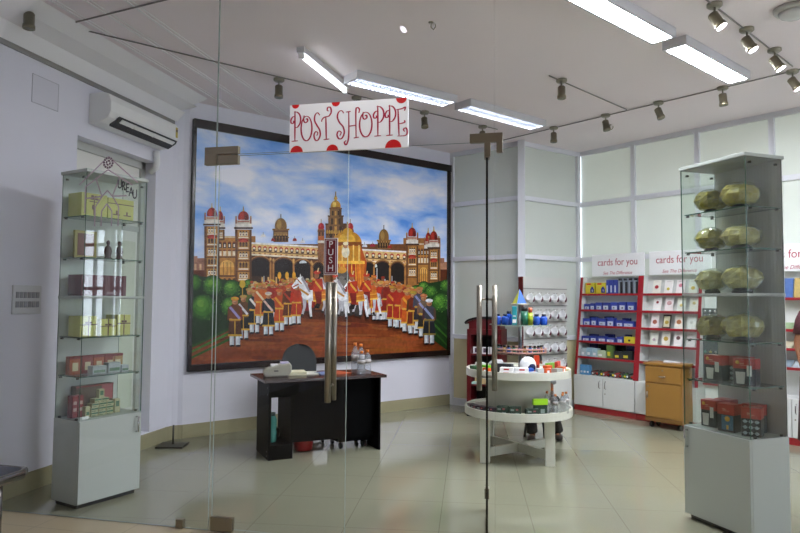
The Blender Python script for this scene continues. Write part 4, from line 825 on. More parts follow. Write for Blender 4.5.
def mugbox(loc, rz, label, kind, w_=0.13, h_=0.165, d_=0.11):
    t = thing('mug_box', label, 'box', loc, rz, 'red mug boxes')
    B((-w_ / 2, -d_ / 2, 0), (w_ / 2, d_ / 2, h_)).build('carton', TB, t, 0.002)
    B((-w_ / 2 - 0.001, -d_ / 2 - 0.001, h_ * 0.62), (w_ / 2 + 0.001, d_ / 2 + 0.001, h_ + 0.001)).build('red_lid', TR, t, 0.002)
    y = -d_ / 2 - 0.0022; f = lambda x, z: (-w_ / 2 + x * w_, y, z * h_)
    m = MB()
    if kind == 0:
        m.prism([f(0.15, 0.05)[::2], f(0.5, 0.05)[::2], f(0.55, 0.5)[::2], f(0.1, 0.5)[::2]], 0, 0.0012, M=Matrix(((1, 0, 0, 0), (0, 0, 1, y), (0, 1, 0, 0), (0, 0, 0, 1)))); m.box(f(0.62, 0.35), (f(0.85, 0)[0], y + 0.002, 0.75 * h_))
        m.build('mug_picture', TW, t); m2 = MB().lathe([(0.012, 0), (0.012, 0.001), (0, 0.001)], 12, M=Matrix.Translation(f(0.2, 0.86)) @ Matrix.Rotation(R(90), 4, 'X')); m2.build('badge', TY, t)
    elif kind == 1:
        for r in range(3):
            for c in range(3): q = f(0.2 + 0.3 * c, 0.12 + 0.2 * r); m.lathe([(0.011, 0), (0.011, 0.001), (0.0, 0.001)], 10, M=Matrix.Translation(q) @ Matrix.Rotation(R(90), 4, 'X')); m.box((q[0] - 0.014, y, q[2] - 0.002), (q[0] + 0.014, y + 0.002, q[2] + 0.003))
        m.build('mug_picture', mat('box_silver', '9aa6ac', 0.4), t)
    else:
        MB().box(f(0.25, 0.08), (f(0.92, 0)[0], y + 0.002, 0.60 * h_)).build('sky_picture', TBL, t)
        m.lathe([(0.017, 0), (0.017, 0.001), (0, 0.001)], 14, M=Matrix.Translation(f(0.6, 0.48) + Vector((0, -0.001, 0)) if False else Vector(f(0.6, 0.48)) + Vector((0, -0.001, 0))) @ Matrix.Rotation(R(90), 4, 'X')); m.box((f(0.54, 0)[0], y - 0.0012, 0.1 * h_), (f(0.66, 0)[0], y, 0.25 * h_)); m.build('sun_picture', TY, t)
    m = MB().box((f(0.3, 0)[0], y, 0.80 * h_), (f(0.5, 0)[0], y + 0.002, 0.83 * h_)); m.box((f(0.3, 0)[0], y, 0.75 * h_), (f(0.7, 0)[0], y + 0.002, 0.765 * h_)); m.build('print_line', mat('box_pink', 'd6a08a', 0.4), t)
    return t
for i, (x, y, z, k, a) in enumerate(((0.155, 0.14, 0.93, 0, 6), (0.275, 0.22, 0.93, 1, 0), (0.405, 0.12, 0.93, 0, 22), (0.12, 0.13, 0.62, 0, 8), (0.12, 0.25, 0.62, 0, 8), (0.285, 0.10, 0.62, 2, 14), (0.35, 0.24, 0.62, 0, 5), (0.44, 0.12, 0.62, 1, 30))):
    lb = ['red and charcoal mug box on the lowest glass shelf, left one', 'red and charcoal mug box on the lowest glass shelf, middle one at the back', 'red and charcoal mug box on the lowest glass shelf, right one', 'red mug box at the left front of the cabinet floor', 'red mug box at the left back of the cabinet floor', 'red mug box with blue sky picture at the centre of the cabinet floor', 'red mug box at the back right of the cabinet floor', 'red mug box with small round pictures at the right of the cabinet floor'][i]
    mugbox(at_r(x, y, z + ZS), CRR + R(a) * (1 if x < 0.3 else 1), lb, k, 0.11 if z < 0.8 else 0.13, 0.165 if z > 0.8 else 0.175, 0.09 if z < 0.8 else 0.085)

# ================================================================ DESK AREA
DO = Vector((-2.472, 5.457, 0)); DR = R(38.6)
def at_d(x, y, z): c, s = math.cos(DR), math.sin(DR); return (DO.x + c * x - s * y, DO.y + s * x + c * y, z)
dk_ = thing('office_desk', 'black office desk with an open left compartment in front of the mural', 'desk', DO, DR)
B((-0.05, -0.03, 0.695), (1.15, 0.56, 0.722)).build('desktop', [DESKT], dk_, 0.003)
B((0, 0, 0), (0.022, 0.46, 0.695)).build('side_panel', DESKB, dk_, 0.001)
B((1.078, 0.0, 0), (1.10, 0.46, 0.695)).build('side_panel', DESKB, dk_, 0.001)
B((0.205, 0.0, 0.0), (0.225, 0.46, 0.695)).build('inner_panel', DESKB, dk_, 0.001)
m = B((0.022, 0.0, 0.0), (0.205, 0.46, 0.13)); m.box((0.022, 0.0, 0.56), (0.205, 0.02, 0.695)); m.build('compartment_shelf', DESKB, dk_)
B((0.225, 0.10, 0.12), (1.078, 0.12, 0.695)).build('modesty_panel', DESKB, dk_)
m = B((0.72, 0.16, 0.07), (1.06, 0.46, 0.62)); pdm = m.build('drawer_pedestal', DESKB, dk_)
for x in (0.76, 1.02):
    for y in (0.19, 0.43): MB().tube([(x - 0.012, y, 0.03), (x + 0.012, y, 0.03)], 0.03, 12).build('caster', BLACK, pdm); MB().tube([(x, y, 0.045), (x, y, 0.072)], 0.008, 8).build('caster_stem', BLACK, pdm)
m = MB()
for z in (0.64, 0.58, 0.07, 0.03): m.tube([(-0.001, 0.06, z), (0.001, 0.06, z)], 0.006, 8)
m.build('screw_cap', mat('screw_grey', '9a9a9c', 0.3, 0.7), dk_)
bt = thing('water_flask', 'teal plastic flask standing in the open desk compartment', 'bottle', at_d(0.075, 0.16, 0.132), 0)
MB().lathe([(0.036, 0), (0.04, 0.01), (0.04, 0.10), (0.034, 0.115), (0.04, 0.13), (0.04, 0.21), (0.026, 0.24)], 18).build('body', mat('teal_plastic', '3f8a80', 0.25), bt); MB().lathe([(0.028, 0.24), (0.028, 0.27), (0, 0.272)], 16).build('cap', mat('flask_cap', '2f4a48', 0.4), bt)
tag(MB().ell((0, 0, 0.05), (0.05, 0.045, 0.05), 14, 9, fn=lambda d: 1 + 0.12 * math.sin(6 * d.x + 3 * d.z)).build('cloth_bundle', BLACK), 'small black crumpled bag behind the flask in the desk compartment', 'bag').location = at_d(0.15, 0.33, 0.134)
bk = thing('waste_bucket', 'red plastic waste bucket on the floor under the desk', 'bucket', at_d(0.42, 0.31, 0))
MB().lathe([(0.085, 0), (0.088, 0.004), (0.11, 0.22), (0.105, 0.22), (0.083, 0.01), (0, 0.01)], 26).build('bucket', mat('bucket_red', 'a8181c', 0.35), bk); MB().lathe([(0.11, 0.20), (0.118, 0.202), (0.118, 0.222), (0.105, 0.222)], 26).build('rim', mat('bucket_red', 'a8181c', 0.35), bk)
# card machine
cm = thing('cash_printer', 'light grey desktop printer with rounded sloping body on the desk', 'printer', at_d(0.135, 0.26, 0.723), DR + R(-12))
pr_ = [(-0.115, 0.0), (0.10, 0.0), (0.135, 0.05), (0.135, 0.11), (0.11, 0.125), (-0.02, 0.105), (-0.10, 0.075), (-0.13, 0.04)]
MB().prism(pr_, -0.09, 0.09, M=Matrix(((1, 0, 0, 0), (0, 0, -1, 0), (0, 1, 0, 0), (0, 0, 0, 1)))).build('body', mat('printer_grey', 'a4a294', 0.4), cm, 0.018)
B((0.03, -0.06, 0.118), (0.11, 0.07, 0.132)).build('control_panel', mat('printer_lilac', 'b9b4d4', 0.4), cm, 0.003); B((-0.06, -0.06, 0.098), (0.01, 0.06, 0.112)).build('paper_slot', WHITE, cm, 0.003)
B((-0.03, -0.0925, 0.05), (0.01, -0.0905, 0.062)).build('badge', mat('badge_dark', '4a4a48', 0.4), cm)
for i, (x, y, w_, d_, c, lb) in enumerate(((0.345, 0.32, 0.17, 0.22, 'd8d4b4', 'cream ledger lying on the desk right of the printer'), (0.50, 0.34, 0.15, 0.22, 'dcdccf', 'white paper sheaf on the desk behind the door handle'), (0.60, 0.28, 0.13, 0.2, '6f7fae', 'blue notebook on the desk behind the door handle'), (0.74, 0.30, 0.2, 0.26, 'b8532a', 'orange folder on the desk left of the bottles'))):
    t = thing('paper_stack' if i in (0, 1) else 'notebook', lb, 'papers' if i in (0, 1) else 'notebook', at_d(x, y, 0.723), DR + R(8 * i - 10))
    B((-w_ / 2, -d_ / 2, 0), (w_ / 2, d_ / 2, 0.03 if i == 0 else 0.008)).build('pages', mat('page_%d' % i, c, 0.6), t, 0.001)
    if i != 3: B((-w_ / 2, -d_ / 2, 0.0301 if i == 0 else 0.0081), (w_ / 2, d_ / 2, 0.032 if i == 0 else 0.010)).build('cover', mat('page_%d' % i, c, 0.6), t)
WB = glass('clear_bottle', (0.86, 0.88, 0.90), 0.09, 0.05, 0.16, 'dfe3ea'); OC = mat('orange_cap', 'd8782a', 0.4)
def bottle(loc, h, label, group, k=1.0):
    t = thing('water_bottle', label, 'bottle', loc, rnd.uniform(0, 3), group); r = 0.038 * k
    MB().lathe([(r * 0.9, 0), (r, 0.01), (r, h * 0.3), (r * 0.93, h * 0.36), (r, h * 0.42), (r, h * 0.62), (r * 0.8, h * 0.74), (r * 0.38, h * 0.86), (r * 0.36, h * 0.90)], 18).build('body', WB, t)
    MB().lathe([(r * 0.42, h * 0.90), (r * 0.42, h), (0, h)], 14).build('cap', OC, t)
    MB().lathe([(r * 1.015, h * 0.44), (r * 1.015, h * 0.60)], 18).build('label_band', mat('bottle_label', '9a9490', 0.4, var=0.5, scale=40), t)
for x, y, h, lb in ((0.905, 0.20, 0.30, 'clear water bottle with orange cap on the desk, tallest at left'), (0.985, 0.24, 0.285, 'clear water bottle with orange cap on the desk, back right'), (0.935, 0.10, 0.225, 'clear water bottle with orange cap on the desk, small front left'), (1.005, 0.12, 0.235, 'clear water bottle with orange cap on the desk, small front right')):
    bottle(at_d(x, y, 0.723), h, lb, 'water bottles on the desk')
# office chair
oc = thing('office_chair', 'dark grey swivel office chair behind the black desk', 'chair', (-2.50, 6.37, 0), R(38))
GR = mat('chair_fabric', '303334', 0.8, bump=0.2, scale=120)
bk_ = MB(); nx, nz = 14, 18; vs = []
for side in (0, 1):
    for j in range(nz + 1):
        for i in range(nx + 1):
            a = (i / nx - 0.5) * 2; b = math.sin(j / nz * math.pi / 2); hw = 0.20 * (1 - 0.12 * (1 - b)) * (1 if b < 0.5 else math.sqrt(max(0.0, 1 - ((b - 0.5) / 0.5) ** 2.4)) * 0.9 + 0.1)
            z = 0.50 + 0.47 * b; x = a * hw; y = 0.22 - 0.05 * a * a * 1 + 0.05 * (b - 0.4) + (0.028 if side else -0.028) * (1 - a * a * 0.8); vs.append((x, y, z))
N1 = (nx + 1) * (nz + 1); fs = []
for j in range(nz):
    for i in range(nx): q = j * (nx + 1) + i; fs.append((q, q + 1, q + nx + 2, q + nx + 1)); q += N1; fs.append((q, q + nx + 1, q + nx + 2, q + 1))
ring = [i for i in range(nx + 1)] + [(j + 1) * (nx + 1) - 1 for j in range(1, nz + 1)] + [nz * (nx + 1) + i for i in range(nx - 1, -1, -1)] + [j * (nx + 1) for j in range(nz - 1, 0, -1)]
for a, b in zip(ring, ring[1:] + ring[:1]): fs.append((b, a, a + N1, b + N1))
bk_.add(vs, fs, smooth=True); bk_.build('backrest', GR, oc)
MB().ell((0, 0, 0.44), (0.23, 0.22, 0.045), 24, 10).build('seat', GR, oc)
MB().tube([(0, 0.18, 0.42), (0, 0.27, 0.44), (0, 0.27, 0.62)], 0.014, 8).build('back_strut', BLACK, oc); MB().tube([(0, 0, 0.07), (0, 0, 0.41)], 0.024, 12).build('gas_column', BLACK, oc)
for k in range(5):
    a = k * 2 * math.pi / 5 + 0.3; l = MB().tube([(0, 0, 0.09), (0.25 * math.cos(a), 0.25 * math.sin(a), 0.065)], [0.022, 0.014], 8).build('base_leg', BLACK, oc)
    MB().tube([(0.25 * math.cos(a) - 0.01, 0.25 * math.sin(a), 0.027), (0.25 * math.cos(a) + 0.01, 0.25 * math.sin(a), 0.027)], 0.027, 10).build('caster', BLACK, l)

# ================================================================ ROUND DISPLAY TABLE
TC = Vector((-0.30, 6.22, 0)); TRZ = R(0)
rt = thing('round_display_table', 'white two-tier round display table with goods, right of the open door', 'display table', TC)
TW_ = mat('table_white', 'd2d2c6', 0.3)
def ringtop(z0, z1, r): return MB().lathe([(r - 0.03, z0), (r, z0), (r, z1), (r - 0.018, z1), (r - 0.018, z1 - 0.022), (0.0, z1 - 0.022)], 64, smooth=False)
lo_ = ringtop(0.402, 0.472, 0.498).add([], []).build('lower_top', TW_, rt)
ringtop(0.755, 0.822, 0.485).build('upper_top', TW_, rt)
MB().lathe([(0.30, 0.452), (0.30, 0.756)], 48).build('drum', TW_, rt)
MB().lathe([(0.48, 0.4025), (0.0, 0.4025)], 48).build('underside', TW_, rt)
for k in range(4):
    a = R(46.5 + 90 * k); c_, s_ = math.cos(a), math.sin(a); x, y = 0.405 * c_, 0.405 * s_
    MB().box((x - 0.042, y - 0.042, 0), (x + 0.042, y + 0.042, 0.403)).build('leg', TW_, rt, 0.002)
for k in range(2):
    a = R(46.5 + 90 * k); B((-0.40, -0.018, 0.045), (0.40, 0.018, 0.125 - k * 0.001)).build('cross_stretcher', TW_, rt).rotation_euler = (0, 0, a)
twm = mat('display_grey', '9a9c9a', 0.3, 0.5)
tw_ = thing('tiered_rack', 'small tiered rack with glass shelf and wire basket on the round table', 'rack', TC + Vector((0.02, 0.05, 0.801)))
MB().tube([(0, 0, 0), (0, 0, 0.64)], 0.018, 12).build('pole', twm, tw_)
MB().lathe([(0.14, 0), (0.14, 0.012), (0.02, 0.02)], 28).build('base', twm, tw_)
pg_ = MB().lathe([(0.0001, 0.419), (0.29, 0.419), (0.29, 0.427), (0.0001, 0.427)], 48, smooth=False); pg_.m = [1 if 48 <= i < 96 else 0 for i in range(len(pg_.f))]; pg_.build('glass_shelf', [CGLASS, mat('pale_glass_edge', '9ab0a6', 0.2)], tw_)
MB().lathe([(0.0001, 0.61), (0.085, 0.61), (0.085, 0.625), (0.0001, 0.625)], 28).build('top_disc', mat('disc_cream', 'cfcab4', 0.4), tw_)
MB().lathe([(0.0001, 0.15), (0.235, 0.15), (0.235, 0.158), (0.0001, 0.158)], 40).build('basket_floor', mat('basket_brown', '6a5a50', 0.4), tw_)
m = MB()
for z in (0.20, 0.17): m.tube([(0.24 * math.cos(i * math.pi / 24), 0.24 * math.sin(i * math.pi / 24), z) for i in range(49)], 0.0075, 8, caps=False)
for i in range(24): a = i * math.pi / 12; m.tube([(0.24 * math.cos(a), 0.24 * math.sin(a), 0.152), (0.24 * math.cos(a), 0.24 * math.sin(a), 0.20)], 0.003, 6)
m.build('basket_rail', mat('rail_rose', 'b8897c', 0.35), tw_)
WO = TC + Vector((0.02, 0.05, 0.80))
VB = [mat('vial_blue', '2a4a8c', 0.3), mat('vial_green', '3c6a58', 0.3), mat('vial_violet', '5a3f66', 0.3), mat('vial_amber', '8a6a34', 0.3)]
nv = 0
for k in range(13):
    a = R(-175 + k * 14.2); t = thing('small_vial', '%s small bottle from left around the front of the wire basket' % (ORD + ['thirteenth'])[k], 'bottle', WO + Vector((0.205 * math.cos(a), 0.205 * math.sin(a), 0.1595)), 0, 'vials in the wire basket')
    MB().lathe([(0.018, 0), (0.019, 0.005), (0.019, 0.05), (0.010, 0.06)], 10).build('body', VB[k % 4], t); MB().lathe([(0.013, 0.06), (0.013, 0.078), (0, 0.078)], 10).build('cap', BLACK, t)
BLU = mat('royal_blue_plastic', '1f52b8', 0.25); NAV = mat('navy_cap', '14203c', 0.35)
for i, (x, y, s_, lb) in enumerate(((-0.205, -0.10, 1.0, 'blue bottle on the glass shelf, leftmost of three'), (-0.135, -0.12, 1.0, 'blue bottle on the glass shelf, middle of the left three'), (-0.105, -0.03, 1.25, 'taller blue bottle at the back of the left three'), (0.155, -0.12, 1.0, 'blue bottle on the glass shelf right of the pole, left of two'), (0.22, -0.09, 1.0, 'blue bottle on the glass shelf right of the pole, right of two'))):
    t = thing('blue_bottle', lb, 'bottle', WO + Vector((x, y, 0.428)), 0, 'blue bottles on the glass shelf')
    MB().lathe([(0.028, 0), (0.033, 0.005), (0.033, 0.066 * s_), (0.022, 0.078 * s_), (0.018, 0.08 * s_)], 16).build('body', BLU, t); MB().lathe([(0.021, 0.08 * s_), (0.021, 0.10 * s_), (0, 0.10 * s_)], 14).build('cap', NAV, t)
TQ = mat('turquoise_box', '2f9aa6', 0.4)
gift('tall_carton', 'tall turquoise carton beside the pole on the glass shelf', 'carton', WO + Vector((-0.045, -0.15, 0.428)), 0, 0.042, 0.04, 0.17, TQ, [('print', WHITE, [(0.1, 0.1, 0.9, 0.3), (0.2, 0.45, 0.8, 0.5)])])
for x, c, h, lb in ((0.045, '14624a', 0.125, 'dark green tin on the glass shelf in front of the pole'), (0.098, 'a8b82e', 0.115, 'lime yellow tin on the glass shelf right of the pole')):
    t = thing('tin', lb, 'tin', WO + Vector((x, -0.14, 0.428)), 0); MB().lathe([(0.036 if x < 0.08 else 0.024, 0), (0.036 if x < 0.08 else 0.024, h)], 20).build('body', mat('tin_' + c, c, 0.3), t); MB().lathe([(0.03 if x < 0.08 else 0.02, h), (0.03 if x < 0.08 else 0.02, h + 0.045), (0, h + 0.045)], 18).build('lid', mat('tin_lid_black', '1c1512', 0.4) if x < 0.08 else mat('tin_lid_orange', 'b8502a', 0.4), t)
tt = thing('paper_pyramid', 'blue and yellow folded pyramid ornament on top of the tiered rack', 'ornament', WO + Vector((-0.005, -0.02, 0.6255)), R(30))
MB().add([(-0.05, -0.05, 0), (0.05, -0.05, 0), (0.05, 0.05, 0), (-0.05, 0.05, 0), (0, 0, 0.14)], [(0, 1, 4), (2, 3, 4), (3, 2, 1, 0)]).build('blue_face', mat('orn_blue', '2a62b8', 0.4), tt); MB().add([(0.05, -0.05, 0), (0.05, 0.05, 0), (0, 0, 0.14), (-0.05, 0.05, 0), (-0.05, -0.05, 0)], [(0, 1, 2), (3, 4, 2)]).build('yellow_face', mat('orn_yellow', 'c8c83c', 0.4), tt)
def at_t(deg, r, z): return (TC.x + r * math.cos(R(deg)), TC.y + r * math.sin(R(deg)), z)
# upper tier goods (z of its tray = 0.80)
ZU, ZL_ = 0.8015, 0.4535
OR = mat('orange_pack', 'd0561c', 0.4); LIM = mat('lime_pack', '6fc024', 0.4); LGR = mat('leaf_green', '2f5a34', 0.5, var=0.4, scale=50); SLV = mat('silver_box', 'b9c0c8', 0.3); YO = mat('yellow_tag', 'e6d23c', 0.5)
for i, (d, r, w_, dd, h, c, lb) in enumerate((
    (-148, 0.43, 0.10, 0.09, 0.05, LGR, 'dark green leafy packet at the far left of the upper tier'), (-160, 0.36, 0.10, 0.08, 0.07, WHITE, 'white carton behind the leafy packet on the upper tier'), (-133, 0.40, 0.075, 0.06, 0.065, LIM, 'lime green packet behind the dark door edge on the upper tier'),
    (-126, 0.44, 0.06, 0.05, 0.045, OR, 'small orange packet below the lime green packet'), (-100, 0.43, 0.12, 0.07, 0.032, WHITE, 'white soap carton at the front of the upper tier, left stack bottom'), (-83, 0.43, 0.12, 0.07, 0.032, WHITE, 'white soap carton at the front of the upper tier, right stack bottom'),
    (-70, 0.45, 0.07, 0.05, 0.03, SLV, 'flat silver box right of the white soap cartons'), (-62, 0.44, 0.06, 0.05, 0.06, mat('grey_pack', 'c9ccca', 0.4), 'pale grey carton left of the orange packets'), (-52, 0.43, 0.06, 0.05, 0.055, OR, 'orange packet at front right of upper tier, leftmost'),
    (-44, 0.38, 0.07, 0.05, 0.075, OR, 'orange packet standing at the back right of the upper tier'), (-36, 0.44, 0.09, 0.06, 0.05, mat('tan_pack', 'a3a49c', 0.4), 'grey packet between orange packets at the right'), (-24, 0.43, 0.07, 0.06, 0.06, OR, 'orange packet at front right of upper tier, rightmost'),
    (-30, 0.34, 0.12, 0.03, 0.09, mat('rainbow_card', '7fb44a', 0.4, var=0.5, scale=14), 'green and yellow card standing on the upper tier'), (-12, 0.37, 0.12, 0.03, 0.095, mat('red_white_card', 'c8463a', 0.4), 'red and white card standing at the right of the upper tier'), (-8, 0.45, 0.07, 0.05, 0.03, mat('cream_tag', 'e0d6a4', 0.5), 'cream tag at the right rim of the upper tier'),
    (-112, 0.33, 0.20, 0.05, 0.085, mat('dark_tray', '24262c', 0.4), 'long dark tray behind the white soap cartons'))):
    deco = None
    if c in (WHITE, LIM, OR): deco = [('print', RED if c == WHITE else WHITE, [(0.3, 0.3, 0.7, 0.7)])]
    gift('goods_packet', lb, 'packet', at_t(d, r, ZU), R(d + 90), w_, dd, h, c, deco, None)
for i, d in enumerate((-100, -83)): gift('goods_packet', 'white soap carton on top of the %s stack on the upper tier' % ('left' if i == 0 else 'right'), 'packet', at_t(d, 0.425, ZU + 0.0325), R(d + 92), 0.115, 0.065, 0.03, WHITE, [('print', RED, [(0.3, 0.3, 0.7, 0.7)])])
dm = thing('desk_fan', 'white rounded appliance with dark blue window on the upper tier', 'appliance', at_t(-72, 0.33, ZU), R(12))
MB().ell((0, 0, 0.075), (0.075, 0.06, 0.078), 20, 12).build('shell', WHITE, dm); MB().ell((0.022, -0.035, 0.06), (0.042, 0.034, 0.042), 16, 10).build('window', mat('fan_navy', '16204a', 0.2), dm); MB().ell((0.018, -0.052, 0.045), (0.03, 0.022, 0.026), 12, 8).build('blue_pack', mat('fan_blue', '2f5cc0', 0.3), dm)
gift('tall_carton', 'red orange carton standing right of the white appliance', 'carton', at_t(-55, 0.31, ZU), R(10), 0.045, 0.045, 0.16, mat('vermilion', 'c63a18', 0.4), [('print', mat('dark_print', '6a1a10', 0.4), [(0.2, 0.2, 0.8, 0.5)])])
tag(MB().ell((0, 0, 0.06), (0.075, 0.05, 0.06), 16, 10, fn=lambda d: 1 + 0.15 * math.sin(7 * d.x) * math.sin(5 * d.z + 1)).build('crumpled_bag', glass('milky_bag', (0.8, 0.82, 0.85), 0.1, 0.2, 0.5, 'e4e6ea')), 'crumpled milky plastic bag left of the dark tray on the upper tier', 'bag').location = at_t(-128, 0.30, ZU)
# lower tier goods
DG = mat('dark_green_box', '1f3a30', 0.3); DP = mat('plum_box', '2c2430', 0.3)
for i, (d, r, w_, h, c, lb) in enumerate(((-157, 0.45, 0.10, 0.04, DP, 'dark packet on the lower tier, first from left'), (-144, 0.45, 0.10, 0.045, DP, 'dark packet on the lower tier, second from left'), (-131, 0.45, 0.10, 0.05, DP, 'dark packet on the lower tier, third from left'), (-118, 0.45, 0.09, 0.055, DP, 'dark packet on the lower tier, fourth from left'),
    (-104, 0.45, 0.10, 0.075, DG, 'dark green box on the lower tier, leftmost of three'), (-90, 0.45, 0.10, 0.075, DG, 'dark green box on the lower tier, middle of three'), (-72, 0.45, 0.11, 0.06, DG, 'dark green box on the lower tier, rightmost of three'))):
    gift('goods_packet', lb, 'packet', at_t(d, r, ZL_), R(d + 90), w_, 0.06, h, c, [('print', mat('pale_print', '8a9a94', 0.4), [(0.1, 0.55, 0.4, 0.75), (0.5, 0.2, 0.85, 0.35)]), ('print', mat('rose_print', 'a85a62', 0.4), [(0.55, 0.6, 0.75, 0.8)])])
t = gift('goods_packet', 'lime green header card packet on the lower tier', 'packet', at_t(-61, 0.43, ZL_), R(20), 0.12, 0.03, 0.09, DG, [('print', mat('pale_print', '8a9a94', 0.4), [(0.1, 0.2, 0.3, 0.7), (0.5, 0.2, 0.8, 0.6)])]); B((-0.065, -0.018, 0.09), (0.065, 0.018, 0.14)).build('header_card', mat('neon_lime', 'a4dc1c', 0.5), t)
for i, (d, r, h) in enumerate(((-48, 0.40, 0.20), (-38, 0.43, 0.17), (-30, 0.36, 0.215), (-24, 0.44, 0.165), (-14, 0.42, 0.17), (-5, 0.44, 0.165))):
    bottle(at_t(d, r, ZL_), h, ORD[i] + ' small clear bottle with orange cap from left on the lower tier', 'bottles on the lower tier', 0.72)
e = thing('acrylic_box', 'clear acrylic box on the lower tier in front of the bottles', 'box', at_t(-33, 0.475, ZL_), R(55)); AC_ = glass('acrylic', (0.93, 0.94, 0.93), 0.07, 0.03, 0.12, 'dfe2de')
pane((-0.07, -0.02, 0), (0.07, -0.017, 0.10), 'y', 'front_pane', [AC_, AC_], e); pane((-0.07, 0.017, 0), (0.07, 0.02, 0.10), 'y', 'back_pane', [AC_, AC_], e); B((-0.07, -0.02, 0), (0.07, 0.02, 0.003)).build('floor_pane', AC_, e)

# ================================================================ RED STAND behind the table
RSO = Vector((-1.03, 8.19, 0)); RSR = math.atan2(0.2266 - 0.25, 0.974)
rs = thing('photo_stand', 'maroon display stand with black curved top left of the round table', 'display stand', RSO, R(-8))
Wr, Dr = 0.44, 0.34
B((0, 0.0, 0.0), (Wr, Dr, 0.07)).build('plinth', BLACK, rs)
for x in (0, Wr - 0.05): B((x, 0, 0.07), (x + 0.05, Dr, 1.06)).build('side_panel', DKRED, rs)
B((0.05, Dr - 0.02, 0.07), (Wr - 0.05, Dr, 1.06)).build('back_panel', mat('stand_black', '120c0c', 0.5), rs)
B((0.0, 0.0, 1.02), (Wr, Dr, 1.09)).build('head_panel', DKRED, rs)
for z in (0.38, 0.76, ): B((0.05, 0.01, z), (Wr - 0.05, Dr - 0.02, z + 0.018)).build('shelf', DKRED, rs)
arc = [(0.0 + 0.02, 1.09), (Wr - 0.02, 1.09), (Wr - 0.02, 1.16)] + [(Wr / 2 + (Wr / 2 + 0.02) * math.cos(R(a)), 1.17 + 0.075 * math.sin(R(a))) for a in range(0, 181, 15)] + [(0.02, 1.16)]
XZ = Matrix(((1, 0, 0, 0), (0, 0, 1, 0), (0, 1, 0, 0), (0, 0, 0, 1)))
MB().prism(arc, 0.02, Dr - 0.02, M=XZ).build('curved_head', DKRED, rs)
MB().prism([(Wr / 2 + (Wr / 2 + 0.035) * math.cos(R(a)), 1.165 + 0.085 * math.sin(R(a))) for a in range(0, 181, 15)] + [(Wr / 2 + (Wr / 2 + 0.035 - 0.02) * math.cos(R(a)), 1.15 + 0.07 * math.sin(R(a))) for a in range(180, -1, -15)], 0.0, Dr, M=XZ).build('black_cap', BLACK, rs)
def at_s(x, y, z): c, s = math.cos(R(-8)), math.sin(R(-8)); return (RSO.x + c * x - s * y, RSO.y + s * x + c * y, z)
for i, x in enumerate((0.11, 0.22, 0.33)):
    t = thing('photo_print', ORD[i] + ' small white-bordered photo from left on the maroon stand', 'photo', at_s(x, 0.08, 0.7795), R(-8), 'photos on the maroon stand'); B((-0.05, 0, 0), (0.05, 0.006, 0.085)).build('border', WHITE, t); B((-0.028, -0.001, 0.015), (0.036, 0, 0.07)).build('picture', mat('photo_pic', '5a4a5c', 0.4, var=0.7, scale=40), t)
gift('goods_packet', 'wooden tan pack on the lower shelf of the maroon stand', 'packet', at_s(0.15, 0.14, 0.399), R(-8), 0.14, 0.10, 0.20, mat('tan_box', 'c8b080', 0.5), [('print', mat('red_print', 'a8402c', 0.5), [(0, 0.7, 1, 0.8)])])
gift('goods_packet', 'pale mint pack lying at the front of the maroon stand', 'packet', at_s(0.11, 0.05, 0.399), R(-8), 0.11, 0.05, 0.03, mat('mint_pack', 'b4d8d0', 0.4))
gift('goods_packet', 'dark red pack on the right of the lower stand shelf', 'packet', at_s(0.31, 0.14, 0.399), R(-8), 0.12, 0.10, 0.15, MARO, [('print', YO, [(0.1, 0.1, 0.9, 0.2)])])

# ================================================================ MUG GONDOLA
mg = thing('mug_display', 'white mug display panel with red edge and white base near the corner', 'display stand', CP, RZ_B)
B((-0.19, -0.20, 0.47), (0.63, -0.15, 1.755)).build('pegboard', mat('pegboard_grey_white', 'c6c6c2', 0.4), mg)
B((-0.205, -0.215, 0.47), (-0.19, -0.14, 1.755)).build('red_edge', DKRED, mg)
B((-0.20, -0.30, 0.07), (0.60, -0.0, 0.47)).build('base', LAM, mg)
B((-0.20, -0.28, 0.0), (0.57, -0.02, 0.07)).build('kickboard', REDL, mg)
for z in (1.60, 1.385, 1.175, 0.965, 0.755): B((-0.185, -0.212, z), (0.625, -0.20, z + 0.012)).build('peg_rail', mat('rail_grey', '8f8f8c', 0.4), mg)
c_, s_ = math.cos(RZ_B), math.sin(RZ_B)
def at_b(x, y, z): return (CP.x + c_ * x - s_ * y, CP.y + s_ * x + c_ * y, z)
MUGW = mat('mug_white', 'e6e6e8', 0.2); MUGP = mat('mug_plum', '5a1a34', 0.4)
first = None
for r, z in enumerate((1.475, 1.26, 1.05, 0.84, 0.63)):
    for i in range(5):
        x = -0.11 + i * 0.148
        lb = '%s white mug from left in the %s row of the mug panel' % (ORD[i], ['top', 'second', 'third', 'fourth', 'fifth'][r])
        if first is None:
            first = thing('mug', lb, 'mug', at_b(x, -0.265, z), RZ_B, 'white mugs on the panel')
            MM = Matrix.Rotation(R(22), 4, 'Z') @ Matrix.Rotation(R(-58), 4, 'Y')
            MB().lathe([(0.040, -0.048), (0.044, -0.045), (0.046, 0.048), (0.042, 0.048), (0.040, -0.038), (0, -0.038)], 18, M=MM).build('cup', MUGW, first)
            MB().tube([(0.043, 0, 0.03), (0.07, 0, 0.025), (0.078, 0, 0), (0.069, 0, -0.024), (0.043, 0, -0.03)], 0.0065, 8, M=MM).build('handle', MUGW, first)
            MB().ell((0.0, -0.034, -0.010), (0.036, 0.0165, 0.030), 14, 8, M=MM).build('plum_print', MUGP, first)
            MB().tube([(0.03, 0.055, 0.08), (0.03, 0.0, 0.075), (0.03, -0.02, 0.08)], 0.003, 6).build('hook', STEEL, first)
        else: dup(first, at_b(x, -0.265, z), None, lb)

